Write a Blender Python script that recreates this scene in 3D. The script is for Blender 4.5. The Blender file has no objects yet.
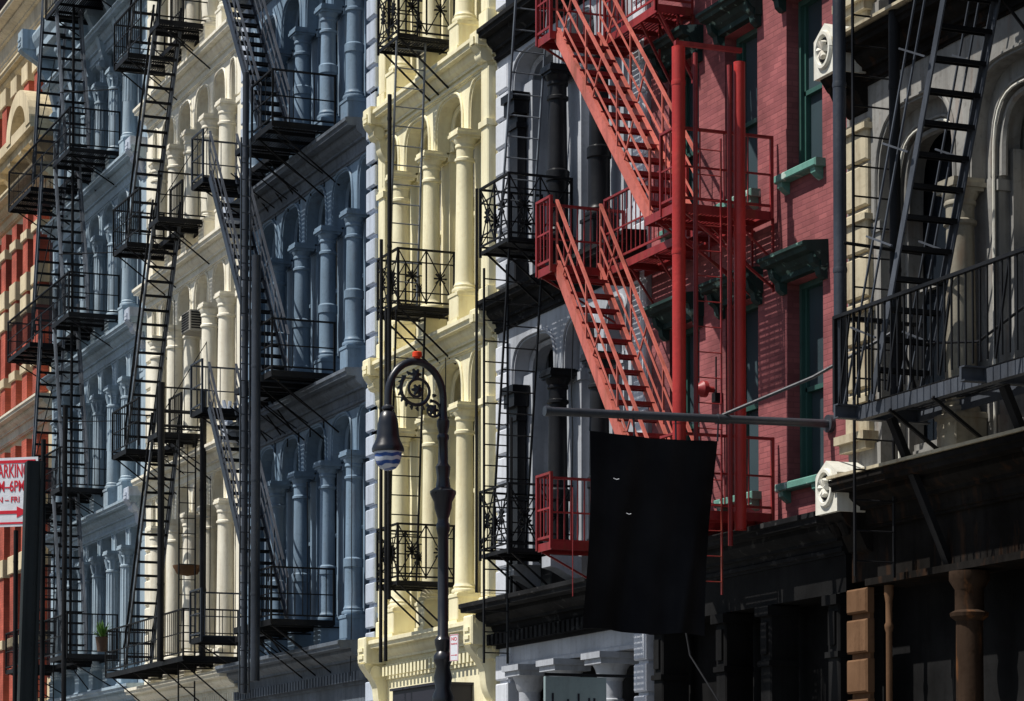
import bpy, bmesh, math, random
from mathutils import Vector
random.seed(7)
sc = bpy.context.scene
COL = sc.collection

# ------------------------------------------------------------------ materials
def nt(name):
    m = bpy.data.materials.new(name); m.use_nodes = True
    t = m.node_tree; b = t.nodes['Principled BSDF']
    return m, t, b

def paint(name, rgb, rough=0.5, var=0.25, streak=0.35, dirt=(0.25, 0.22, 0.2), spec=0.35, bump=0.15, rust=0.0, metal=0.0, chip=None):
    m, t, b = nt(name); N = t.nodes; L = t.links
    g = N.new('ShaderNodeNewGeometry')
    def noise(sx, sy, sz, scale, det=4, off=0):
        mp = N.new('ShaderNodeMapping'); mp.inputs['Scale'].default_value = (sx, sy, sz); mp.inputs['Location'].default_value = (off, off, off)
        L.new(g.outputs['Position'], mp.inputs['Vector'])
        n = N.new('ShaderNodeTexNoise'); n.inputs['Scale'].default_value = scale; n.inputs['Detail'].default_value = det
        L.new(mp.outputs['Vector'], n.inputs['Vector']); return n.outputs['Fac']
    def ramp(f, a, c):
        r = N.new('ShaderNodeMapRange'); r.inputs['From Min'].default_value = a; r.inputs['From Max'].default_value = c; r.clamp = True
        L.new(f, r.inputs['Value']); return r.outputs['Result']
    def mix(f, a, c, k=1.0, mode='MIX'):
        x = N.new('ShaderNodeMix'); x.data_type = 'RGBA'; x.blend_type = mode
        mm = N.new('ShaderNodeMath'); mm.operation = 'MULTIPLY'; mm.inputs[1].default_value = k
        L.new(f, mm.inputs[0]); L.new(mm.outputs[0], x.inputs['Factor'])
        if isinstance(a, tuple): x.inputs['A'].default_value = (*a, 1)
        else: L.new(a, x.inputs['A'])
        x.inputs['B'].default_value = (*c, 1) if isinstance(c, tuple) else (1, 1, 1, 1)
        return x.outputs['Result']
    dk = tuple(c * (1 - var * 1.3) for c in rgb); lt = tuple(min(1, c * (1 + var * 0.5) + 0.01) for c in rgb)
    c1 = mix(ramp(noise(1, 1, 1, 0.9, 5), 0.3, 0.7), dk, lt)
    c2 = mix(ramp(noise(5, 5, 0.35, 1.6, 6, 3.3), 0.48, 0.75), c1, tuple(r * d for r, d in zip(rgb, dirt)), streak)
    c3 = mix(ramp(noise(1, 1, 1, 14, 6, 9.1), 0.55, 0.8), c2, tuple(r * d * 1.3 for r, d in zip(rgb, dirt)), streak * 0.9)
    if rust > 0:
        c3 = mix(ramp(noise(3, 3, 0.8, 2.2, 8, 17.0), 0.56, 0.68), c3, (0.17, 0.07, 0.025), rust)
    if chip:
        c3 = mix(ramp(noise(1, 1, 1.2, 6.5, 8, 27.0), 0.6, 0.66), c3, chip, 0.8)
    L.new(c3, b.inputs['Base Color'])
    rr = N.new('ShaderNodeMapRange'); rr.inputs['To Min'].default_value = rough - 0.1; rr.inputs['To Max'].default_value = min(1, rough + 0.2)
    L.new(noise(1, 1, 1, 5, 4, 5), rr.inputs['Value']); L.new(rr.outputs['Result'], b.inputs['Roughness'])
    b.inputs['Specular IOR Level'].default_value = spec; b.inputs['Metallic'].default_value = metal
    bp = N.new('ShaderNodeBump'); bp.inputs['Strength'].default_value = bump; bp.inputs['Distance'].default_value = 0.02
    L.new(noise(1, 1, 1, 18, 6, 1.5), bp.inputs['Height']); L.new(bp.outputs['Normal'], b.inputs['Normal'])
    return m

def brick(name, c1, c2, mort, scale=1.0):
    m, t, b = nt(name); N = t.nodes; L = t.links
    g = N.new('ShaderNodeNewGeometry'); s = N.new('ShaderNodeSeparateXYZ'); L.new(g.outputs['Position'], s.inputs[0])
    ad = N.new('ShaderNodeMath'); ad.operation = 'ADD'; L.new(s.outputs['X'], ad.inputs[0]); L.new(s.outputs['Y'], ad.inputs[1])
    cb = N.new('ShaderNodeCombineXYZ'); L.new(ad.outputs[0], cb.inputs['X']); L.new(s.outputs['Z'], cb.inputs['Y'])
    br = N.new('ShaderNodeTexBrick'); br.inputs['Scale'].default_value = scale
    br.inputs['Brick Width'].default_value = 0.21; br.inputs['Row Height'].default_value = 0.07; br.inputs['Mortar Size'].default_value = 0.008
    br.inputs['Mortar Smooth'].default_value = 0.3; br.inputs['Bias'].default_value = 0.0
    br.inputs['Color1'].default_value = (*c1, 1); br.inputs['Color2'].default_value = (*c2, 1); br.inputs['Mortar'].default_value = (*mort, 1)
    L.new(cb.outputs[0], br.inputs['Vector'])
    n = N.new('ShaderNodeTexNoise'); n.inputs['Scale'].default_value = 1.3; n.inputs['Detail'].default_value = 7
    L.new(g.outputs['Position'], n.inputs['Vector'])
    mr = N.new('ShaderNodeMapRange'); mr.inputs['From Min'].default_value = 0.3; mr.inputs['From Max'].default_value = 0.72
    mr.inputs['To Min'].default_value = 0.5; mr.inputs['To Max'].default_value = 1.2; L.new(n.outputs['Fac'], mr.inputs['Value'])
    x = N.new('ShaderNodeMix'); x.data_type = 'RGBA'; x.blend_type = 'MULTIPLY'; x.inputs['Factor'].default_value = 1
    L.new(br.outputs['Color'], x.inputs['A']); L.new(mr.outputs['Result'], x.inputs['B']); L.new(x.outputs['Result'], b.inputs['Base Color'])
    b.inputs['Roughness'].default_value = 0.75; b.inputs['Specular IOR Level'].default_value = 0.25
    bp = N.new('ShaderNodeBump'); bp.inputs['Strength'].default_value = 0.38; bp.inputs['Distance'].default_value = 0.012; bp.invert = True
    L.new(br.outputs['Fac'], bp.inputs['Height']); L.new(bp.outputs['Normal'], b.inputs['Normal'])
    return m

def flat(name, rgb, rough=0.5, spec=0.3, emit=0):
    m, t, b = nt(name)
    b.inputs['Base Color'].default_value = (*rgb, 1); b.inputs['Roughness'].default_value = rough
    b.inputs['Specular IOR Level'].default_value = spec
    return m

def glass(name, rgb, rough=0.08):
    m, t, b = nt(name); N = t.nodes; L = t.links
    g = N.new('ShaderNodeNewGeometry'); n = N.new('ShaderNodeTexNoise'); n.inputs['Scale'].default_value = 0.8
    L.new(g.outputs['Position'], n.inputs['Vector'])
    mr = N.new('ShaderNodeMapRange'); mr.inputs['To Min'].default_value = 0.3; mr.inputs['To Max'].default_value = 1.5; L.new(n.outputs['Fac'], mr.inputs['Value'])
    x = N.new('ShaderNodeMix'); x.data_type = 'RGBA'; x.blend_type = 'MULTIPLY'; x.inputs['Factor'].default_value = 1
    x.inputs['A'].default_value = (*rgb, 1); L.new(mr.outputs['Result'], x.inputs['B']); L.new(x.outputs['Result'], b.inputs['Base Color'])
    b.inputs['Roughness'].default_value = rough; b.inputs['Specular IOR Level'].default_value = 0.25
    bp = N.new('ShaderNodeBump'); bp.inputs['Strength'].default_value = 0.08; bp.inputs['Distance'].default_value = 0.05
    L.new(n.outputs['Fac'], bp.inputs['Height']); L.new(bp.outputs['Normal'], b.inputs['Normal'])
    return m

M = {}
M['blue'] = paint('slate_blue_paint', (0.18, 0.265, 0.36), 0.5, 0.2, 0.4, rust=0.1)
M['blue_light'] = paint('pale_blue_quoin_paint', (0.50, 0.56, 0.66), 0.5, 0.15, 0.3)
M['blue_cornice'] = paint('shade_dark_blue_cornice', (0.12, 0.145, 0.18), 0.6, 0.3, 0.6)  # blue darkened to stand for soffit shade; the streaks are weathering
M['sky_blue'] = paint('powder_blue_paint', (0.35, 0.45, 0.53), 0.5, 0.2, 0.42, rust=0.12)
M['cream'] = paint('cream_paint', (0.87, 0.83, 0.70), 0.5, 0.12, 0.4, dirt=(0.5, 0.42, 0.32), rust=0.12)
M['yellow'] = paint('butter_yellow_paint', (0.89, 0.83, 0.57), 0.5, 0.12, 0.36, dirt=(0.55, 0.45, 0.32), rust=0.08)
M['grey'] = paint('light_grey_paint', (0.42, 0.445, 0.49), 0.5, 0.18, 0.35)
M['white'] = paint('white_paint', (0.62, 0.65, 0.71), 0.5, 0.1, 0.25)
M['black_paint'] = paint('black_facade_paint', (0.008, 0.0085, 0.011), 0.35, 0.3, 0.3, spec=0.18)
M['black_cornice'] = paint('sooty_cornice_paint', (0.013, 0.0135, 0.015), 0.75, 0.3, 0.4, spec=0.06, chip=(0.05, 0.05, 0.05))
M['iron'] = paint('black_iron', (0.007, 0.0075, 0.0095), 0.5, 0.4, 0.3, spec=0.15)
M['iron_blue'] = paint('blue_black_iron', (0.022, 0.03, 0.045), 0.4, 0.4, 0.3, spec=0.5)
M['iron_grey'] = paint('sunlit_grey_iron', (0.15, 0.17, 0.20), 0.45, 0.4, 0.4, spec=0.3)  # iron lightened to stand for sunlit rails and stringers
M['iron_steel'] = paint('dull_steel_paint', (0.07, 0.08, 0.10), 0.5, 0.35, 0.4, spec=0.2)
M['red'] = paint('red_iron_paint', (0.27, 0.018, 0.02), 0.42, 0.25, 0.45, spec=0.45, rust=0.35)
M['red_faded'] = paint('sun_bleached_red_iron', (0.57, 0.145, 0.11), 0.5, 0.25, 0.5, spec=0.4, rust=0.3)
M['red_pipe'] = paint('glossy_red_pipe', (0.48, 0.022, 0.016), 0.38, 0.25, 0.35, spec=0.5, rust=0.2)
M['brick'] = brick('painted_mauve_brick', (0.35, 0.112, 0.115), (0.255, 0.078, 0.085), (0.25, 0.08, 0.085))
M['brick_orange'] = brick('red_orange_brick', (0.52, 0.115, 0.075), (0.44, 0.095, 0.06), (0.36, 0.10, 0.07))
M['stone'] = paint('tan_sandstone', (0.66, 0.56, 0.38), 0.8, 0.2, 0.35, spec=0.15)
M['stone_pale'] = paint('pale_limestone', (0.68, 0.63, 0.52), 0.8, 0.2, 0.35, spec=0.15)
M['old'] = paint('shaded_grimy_cast_iron', (0.27, 0.265, 0.25), 0.6, 0.3, 0.6, rust=0.25)  # grey base darkened for the wall's shade; grime and rust come on top
M['old_column'] = paint('grimy_cream_column_paint', (0.36, 0.33, 0.26), 0.6, 0.3, 0.6, rust=0.3)
M['old_cream'] = paint('peeling_cream_paint', (0.50, 0.44, 0.31), 0.6, 0.2, 0.5, rust=0.5, dirt=(0.35, 0.3, 0.25))
M['old_dark'] = paint('shade_dark_brown_cast_iron', (0.009, 0.0075, 0.0065), 0.75, 0.3, 0.5, spec=0.05, rust=0.12)  # near-black base stands for shade at the ledges; rust patches are its own
M['brown'] = paint('rust_brown_paint', (0.165, 0.09, 0.048), 0.75, 0.3, 0.5, spec=0.08)
M['brown_dark'] = paint('shade_dark_rust_column', (0.036, 0.02, 0.011), 0.75, 0.3, 0.5, rust=0.6, spec=0.06)  # brown taken near black for ground-floor shade, with rust patches over it
M['white_chipped'] = paint('chipped_white_paint', (0.7, 0.69, 0.62), 0.6, 0.1, 0.3, rust=0.25, dirt=(0.45, 0.38, 0.28))
M['teal'] = paint('dark_teal_hood', (0.018, 0.045, 0.042), 0.6, 0.3, 0.4, spec=0.12, chip=(0.20, 0.36, 0.31))
M['teal_frame'] = paint('green_window_paint', (0.03, 0.095, 0.08), 0.45, 0.2, 0.25)
M['teal_sill'] = paint('verdigris_sill_paint', (0.12, 0.30, 0.25), 0.6, 0.2, 0.3, chip=(0.5, 0.6, 0.55))
M['glass'] = glass('dark_window_glass', (0.012, 0.016, 0.022))
M['glass_teal'] = glass('green_grey_window_glass', (0.05, 0.075, 0.088), 0.12)
M['blind'] = paint('window_blind', (0.42, 0.40, 0.35), 0.8, 0.1, 0.2)
M['interior'] = flat('dark_interior', (0.012, 0.012, 0.014), 0.9)
M['body'] = paint('party_wall', (0.12, 0.10, 0.09), 0.9, 0.2, 0.3)
M['shop'] = paint('shade_black_shopfront', (0.006, 0.006, 0.0065), 0.7, 0.3, 0.3, spec=0.06)  # street-level shade put into the near-black base colour
M['cloth'] = paint('black_cloth', (0.008, 0.008, 0.010), 0.75, 0.25, 0.2, spec=0.05, bump=0.05)
M['pole_grey'] = paint('dark_grey_pole', (0.035, 0.042, 0.055), 0.4, 0.2, 0.3, spec=0.5)
M['lamp_black'] = paint('lamp_post_enamel', (0.010, 0.012, 0.018), 0.28, 0.2, 0.2, spec=0.55, bump=0.05)
M['post'] = paint('sign_post_green', (0.008, 0.013, 0.013), 0.5, 0.3, 0.3)
M['orange_red'] = flat('orange_red_plastic', (0.75, 0.06, 0.015), 0.4)
M['sign_white'] = paint('sign_white', (0.74, 0.77, 0.82), 0.45, 0.05, 0.1)
M['sign_red'] = flat('sign_red', (0.62, 0.02, 0.04), 0.5)
M['sign_dark'] = flat('sign_dark', (0.02, 0.02, 0.03), 0.5)
M['blade'] = paint('grey_teal_sign', (0.26, 0.34, 0.35), 0.5, 0.1, 0.2)
M['leaf'] = flat('leaf_green', (0.07, 0.16, 0.03), 0.6)
M['clay'] = paint('clay_pot', (0.10, 0.06, 0.04), 0.7)
M['ac'] = paint('air_conditioner_shell', (0.42, 0.40, 0.35), 0.5, 0.15, 0.35)
M['far'] = brick('distant_purple_brick', (0.10, 0.06, 0.07), (0.075, 0.05, 0.06), (0.06, 0.05, 0.05))
M['asphalt'] = paint('asphalt', (0.05, 0.05, 0.052), 0.85, 0.25, 0.3)
M['concrete'] = paint('concrete', (0.30, 0.29, 0.27), 0.85, 0.15, 0.3)
M['lamp_globe'] = None
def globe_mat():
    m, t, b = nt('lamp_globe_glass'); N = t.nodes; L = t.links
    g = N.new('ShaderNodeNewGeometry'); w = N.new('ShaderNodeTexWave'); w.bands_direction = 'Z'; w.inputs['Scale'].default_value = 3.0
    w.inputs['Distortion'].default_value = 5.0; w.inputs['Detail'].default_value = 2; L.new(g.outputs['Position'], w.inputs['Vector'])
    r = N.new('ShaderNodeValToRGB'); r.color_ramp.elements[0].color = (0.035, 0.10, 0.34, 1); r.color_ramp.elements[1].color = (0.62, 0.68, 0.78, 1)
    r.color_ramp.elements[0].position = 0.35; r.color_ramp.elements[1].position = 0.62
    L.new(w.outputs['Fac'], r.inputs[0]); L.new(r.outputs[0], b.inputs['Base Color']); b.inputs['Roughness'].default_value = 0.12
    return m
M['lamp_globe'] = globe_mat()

# ------------------------------------------------------------------ mesh builder
class MB:
    def __init__(s): s.v = []; s.f = []; s.sm = []
    def add(s, vs, fs, smooth=False):
        o = len(s.v); s.v += [tuple(p) for p in vs]
        for f in fs: s.f.append(tuple(i + o for i in f)); s.sm.append(smooth)
    def box(s, x0, x1, y0, y1, z0, z1, c=0.0):
        if x0 > x1: x0, x1 = x1, x0
        if c > 0:   # chamfer of the street-facing edges
            v = [(x0 + c, y0, z0 + c), (x1 - c, y0, z0 + c), (x1 - c, y0, z1 - c), (x0 + c, y0, z1 - c),
                 (x0, y0 + c, z0), (x1, y0 + c, z0), (x1, y0 + c, z1), (x0, y0 + c, z1),
                 (x0, y1, z0), (x1, y1, z0), (x1, y1, z1), (x0, y1, z1)]
            f = [(0, 1, 2, 3), (4, 5, 1, 0), (1, 5, 6, 2), (3, 2, 6, 7), (4, 0, 3, 7), (4, 8, 9, 5), (5, 9, 10, 6), (7, 6, 10, 11), (8, 4, 7, 11), (9, 8, 11, 10)]
            s.add(v, f); return
        v = [(x0, y0, z0), (x1, y0, z0), (x1, y1, z0), (x0, y1, z0), (x0, y0, z1), (x1, y0, z1), (x1, y1, z1), (x0, y1, z1)]
        s.add(v, [(0, 3, 2, 1), (4, 5, 6, 7), (0, 1, 5, 4), (1, 2, 6, 5), (2, 3, 7, 6), (3, 0, 4, 7)])
    def bar(s, p, q, w, h=None, up=(0, 0, 1)):
        h = h or w; p = Vector(p); q = Vector(q); d = (q - p)
        if d.length < 1e-6: return
        d.normalize(); u = Vector(up)
        if abs(d.dot(u)) > 0.98: u = Vector((0, 1, 0))
        a = d.cross(u).normalized(); b = a.cross(d).normalized(); a *= w / 2; b *= h / 2
        v = [p - a - b, p + a - b, p + a + b, p - a + b, q - a - b, q + a - b, q + a + b, q - a + b]
        s.add(v, [(3, 2, 1, 0), (4, 5, 6, 7), (0, 1, 5, 4), (1, 2, 6, 5), (2, 3, 7, 6), (3, 0, 4, 7)])
    def path(s, pts, r, n=6, caps=True):
        pts = [Vector(p) for p in pts]; rings = []; prev = None
        for i, p in enumerate(pts):
            d = (pts[min(i + 1, len(pts) - 1)] - pts[max(i - 1, 0)]).normalized()
            if prev is None:
                u = Vector((0, 0, 1)) if abs(d.z) < 0.9 else Vector((0, 1, 0))
                a = d.cross(u).normalized()
            else:
                a = (prev - d * prev.dot(d)).normalized()
            prev = a; b = d.cross(a)
            rr = r[i] if isinstance(r, (list, tuple)) else r
            rings.append([p + (a * math.cos(2 * math.pi * k / n) + b * math.sin(2 * math.pi * k / n)) * rr for k in range(n)])
        v = [q for R in rings for q in R]; f = []
        for i in range(len(rings) - 1):
            for k in range(n):
                f.append((i * n + k, i * n + (k + 1) % n, (i + 1) * n + (k + 1) % n, (i + 1) * n + k))
        s.add(v, f, True)
        if caps:
            s.add(rings[0], [tuple(range(n))[::-1]]); s.add(rings[-1], [tuple(range(n))])
    def tube(s, p, q, r, n=8): s.path([p, q], r, n)
    def lathe(s, prof, c, n=18):
        cx, cy = c; v = []; f = []
        for r, z in prof:
            for k in range(n):
                a = 2 * math.pi * k / n; v.append((cx + r * math.cos(a), cy + r * math.sin(a), z))
        for i in range(len(prof) - 1):
            for k in range(n):
                f.append((i * n + k, i * n + (k + 1) % n, (i + 1) * n + (k + 1) % n, (i + 1) * n + k))
        s.add(v, f, True)
        s.add(v[:n], [tuple(range(n))[::-1]]); s.add(v[-n:], [tuple(range(n))])
    def prism(s, poly, x0, x1):      # poly in (y, z), extruded along x
        n = len(poly)
        v = [(x0, y, z) for y, z in poly] + [(x1, y, z) for y, z in poly]
        f = [(i, (i + 1) % n, n + (i + 1) % n, n + i) for i in range(n)]
        s.add(v, f); s.add(v[:n], [tuple(range(n))[::-1]]); s.add(v[n:], [tuple(range(n))])
    def prismy(s, poly, y0, y1):     # poly in (x, z), extruded along y
        n = len(poly)
        v = [(x, y0, z) for x, z in poly] + [(x, y1, z) for x, z in poly]
        f = [(i, (i + 1) % n, n + (i + 1) % n, n + i) for i in range(n)]
        s.add(v, f); s.add(v[:n], [tuple(range(n))]); s.add(v[n:], [tuple(range(n))[::-1]])
    def mesh(s, name, m):
        me = bpy.data.meshes.new(name); me.from_pydata(s.v, [], s.f)
        me.polygons.foreach_set('use_smooth', s.sm)
        bm = bmesh.new(); bm.from_mesh(me); bmesh.ops.recalc_face_normals(bm, faces=bm.faces); bm.to_mesh(me); bm.free()
        me.materials.append(m); me.update()
        if any(s.sm): me.set_sharp_from_angle(angle=math.radians(38))
        return me

def link(name, me, parent=None, loc=None):
    o = bpy.data.objects.new(name, me); COL.objects.link(o)
    if parent is not None:
        o.parent = parent
        if loc is not None: o.location = loc
        elif 'base' in parent: b = parent['base']; o.location = (-b[0], -b[1], -b[2])
    elif loc is not None: o.location = loc
    return o
def part(name, mb, m, parent, label=None):
    o = link(name, mb.mesh(name, m), parent)
    if label: o['label'] = label
    return o
def thing(name, label, cat, base=(0, 0, 0), group=None):
    o = bpy.data.objects.new(name, None); COL.objects.link(o); o.location = base
    o['base'] = base; o['label'] = label; o['category'] = cat; o.empty_display_size = 0.3
    if group: o['group'] = group
    return o
def place(name, me, parent, p):      # shared mesh built at its own origin, put at world point p under a top-level thing
    b = parent['base']; return link(name, me, parent, (p[0] - b[0], p[1] - b[1], p[2] - b[2]))
def struct(name, mb, m):
    o = link(name, mb.mesh(name, m)); o['kind'] = 'structure'; return o
def solo(name, mb, m, label, cat, group=None):
    o = link(name, mb.mesh(name, m)); o['label'] = label; o['category'] = cat
    if group: o['group'] = group
    return o

# ------------------------------------------------------------------ facade pieces
def cornice_profile(p, h, zt, y0=-0.06):
    q = p
    return [(0.3, zt + 0.03), (-q + 0.03, zt), (-q, zt - 0.01), (-q, zt - 0.07), (-q + 0.03, zt - 0.085), (-q + 0.04, zt - 0.14), (-q * 0.6, zt - 0.142),
            (-q * 0.6, zt - 0.2), (-q * 0.52, zt - 0.25), (-q * 0.36, zt - 0.3), (-q * 0.36, zt - 0.34), (-q * 0.24, zt - 0.342), (-q * 0.2, zt - h * 0.8),
            (y0 - 0.06, zt - h * 0.84), (y0 - 0.06, zt - h * 0.93), (y0 - 0.025, zt - h * 0.94), (y0 - 0.025, zt - h), (0.3, zt - h)]

def cornice(parent, x0, x1, zt, p, h, m, dent=False, frieze_end=None):
    mb = MB(); mb.prism(cornice_profile(p, h, zt), x0, x1)
    if dent:
        n = int((x1 - x0) / 0.17)
        for i in range(n):
            xa = x0 + (i + 0.25) * (x1 - x0) / n
            mb.box(xa, xa + 0.095, -0.06 - p * 0.28, 0.1, zt - h - 0.12, zt - h + 0.05)
        mb.box(x0, x1, -0.09, 0.1, zt - h - 0.17, zt - h - 0.12)
    return part('cornice', mb, m, parent)

def console(parent, x0, x1, zt, p, m, h=0.75, scroll=True, label=None):
    """end block of a cornice: boxed head with incised slots over a scrolled bracket"""
    mb = MB(); hb = h * 0.5
    mb.box(x0, x1, -p - 0.06, 0.1, zt - hb, zt + 0.06, 0.025)
    for k in range(2):
        zz = zt - hb * (0.4 + 0.32 * k)
        mb.box(x0 + 0.08, x1 - 0.08, -p - 0.085, -p - 0.05, zz - 0.03, zz + 0.03)
    poly = []
    for i in range(13):
        t = i / 12.0
        poly.append((-p * (1 - t) ** 0.8 * (0.82 + 0.18 * math.cos(t * 7)) - 0.07, zt - hb - t * (h + 0.1)))
    poly += [(0.1, zt - hb - h - 0.1), (0.1, zt - hb)]
    mb.prism(poly, x0 + 0.06, x1 - 0.06)
    mb.path([(x0 + 0.03, -p * 0.62, zt - hb - 0.14), (x1 - 0.03, -p * 0.62, zt - hb - 0.14)], 0.11, 12)
    return part('console', mb, m, parent, label)

def quoins(parent, x0, x1, z0, z1, pitch, gap, m, yf=-0.16, yb=0.2, name='quoin_pier', skip=()):
    mb = MB(); mb.box(x0 + 0.03, x1 - 0.03, yf + 0.07, yb, z0, z1)
    z = z0
    while z < z1 - 0.1:
        t = min(z + pitch - gap, z1)
        if not any(a - pitch * 0.8 < z < b for a, b in skip): mb.box(x0, x1, yf, yb - 0.01, z, t, 0.022)
        z += pitch
    return part(name, mb, m, parent)

def arch_curve(xa, xb, zs, zt, n=16, p=3.4):
    out = []
    for i in range(n + 1):
        u = -math.cos(math.pi * i / n)
        u = math.copysign(abs(u) ** 0.85, u)
        out.append(((xa + xb) / 2 + u * (xb - xa) / 2, zs + (zt - zs) * max(0, 1 - abs(u) ** p) ** (1 / p)))
    return out

def arcade(parent, x0, x1, openings, zcap, zarch, ztop, m, yf=-0.06, yb=0.46):
    """one storey's spandrel wall carried on the columns, with deep rounded arch heads and raised archivolts"""
    mb = MB(); low = [(x0, zcap)]
    for xa, xb in openings: low += arch_curve(xa, xb, zcap, zarch)
    low.append((x1, zcap))
    for (xa, za), (xb, zb) in zip(low[:-1], low[1:]):
        if xb - xa < 1e-5: continue
        mb.add([(xa, yf, za), (xb, yf, zb), (xb, yf, ztop), (xa, yf, ztop)], [(0, 1, 2, 3)])
        mb.add([(xa, yf, za), (xb, yf, zb), (xb, yb, zb), (xa, yb, za)], [(3, 2, 1, 0)], True)
    for xa, xb in openings:
        c = arch_curve(xa - 0.05, xb + 0.05, zcap, zarch + 0.05)
        mb.path([(x, yf - 0.012, z) for x, z in c], 0.024, 6)
        c2 = arch_curve(xa + 0.05, xb - 0.05, zcap, zarch - 0.06)
        mb.path([(x, 0.2, z) for x, z in c2], 0.045, 6)
        # keel moulding on the frieze between the arches
    return part('arcade_wall', mb, m, parent)

def column_mesh(name, H, m, style='plain', r=0.15):
    """origin at floor of the storey; H = height to the top of the capital"""
    b = MB()
    ped = 0.5 if style != 'slim' else 0.3
    b.box(-0.22, 0.22, -0.22, 0.22, 0.0, 0.06)
    b.box(-0.2, 0.2, -0.2, 0.2, 0.06, ped, 0.015)
    b.box(-0.215, 0.215, -0.215, 0.215, ped - 0.07, ped - 0.02)
    zc = H - 0.5
    prof = [(0.205, ped), (0.215, ped + 0.03), (0.205, ped + 0.06), (0.175, ped + 0.075), (0.185, ped + 0.11), (0.165, ped + 0.14), (r + 0.01, ped + 0.17)]
    if style in ('ring', 'black'):
        prof += [(r + 0.01, 1.34), (r + 0.03, 1.36), (r + 0.03, 1.5), (r + 0.012, 1.52), (r - 0.002, 1.53)]
    prof += [(r - 0.015, zc - 0.02), (r + 0.015, zc), (r + 0.015, zc + 0.04), (r - 0.012, zc + 0.06), (r - 0.012, zc + 0.2)]
    b.lathe(prof, (0, 0), 20)
    if style == 'fluted':
        for k in range(14):
            a = 2 * math.pi * k / 14
            b.tube((r * 0.97 * math.cos(a), r * 0.97 * math.sin(a), 1.4), ((r - 0.012) * math.cos(a), (r - 0.012) * math.sin(a), zc - 0.03), 0.014, 5)
    return b.mesh(name, m)

def capital_mesh(name, H, m, style='plain', r=0.15):
    b = MB(); zc = H - 0.3; r = r - 0.013
    b.lathe([(r, zc), (r + 0.02, zc + 0.02), (r + 0.022, zc + 0.05), (r + 0.012, zc + 0.07), (r + 0.045, zc + 0.13), (r + 0.05, zc + 0.16)], (0, 0), 20)
    if style in ('fluted', 'leafy'):
        for k in range(10):
            a = 2 * math.pi * k / 10
            c, s_ = math.cos(a), math.sin(a)
            b.path([(r * c, r * s_, zc - 0.12), ((r + 0.025) * c, (r + 0.025) * s_, zc + 0.0), ((r + 0.06) * c, (r + 0.06) * s_, zc + 0.11)], [0.022, 0.026, 0.012], 5)
    b.box(-0.19, 0.19, -0.19, 0.19, zc + 0.16, zc + 0.2)
    b.box(-0.215, 0.215, -0.215, 0.215, zc + 0.2, zc + 0.25)
    b.box(-0.2, 0.2, -0.2, 0.2, zc + 0.25, H)
    return b.mesh(name, m)

def bay_window(parent, xa, xb, z0, zt, mframe, mglass, y=0.47, blind=None):
    w = MB(); xm = (xa + xb) / 2; zm = z0 + (zt - z0) * 0.52
    w.box(xa, xa + 0.07, y - 0.06, y + 0.05, z0, zt); w.box(xb - 0.07, xb, y - 0.06, y + 0.05, z0, zt)
    w.box(xa + 0.07, xb - 0.07, y - 0.05, y + 0.05, z0, z0 + 0.1); w.box(xa + 0.07, xb - 0.07, y - 0.05, y + 0.05, zt - 0.06, zt)
    w.box(xa + 0.07, xb - 0.07, y - 0.03, y + 0.05, zm - 0.035, zm + 0.035)
    f = part('window', w, mframe, parent)
    p = MB(); p.box(xa + 0.03, xb - 0.03, y + 0.06, y + 0.1, z0, zt)
    part('pane', p, mglass, f)
    if blind:
        p = MB(); zz = z0 + (zt - z0) * random.uniform(0.3, 0.75); p.box(xa + 0.08, xb - 0.08, y + 0.052, y + 0.058, zz, zt - 0.05); part('blind', p, M['blind'], f)

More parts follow.
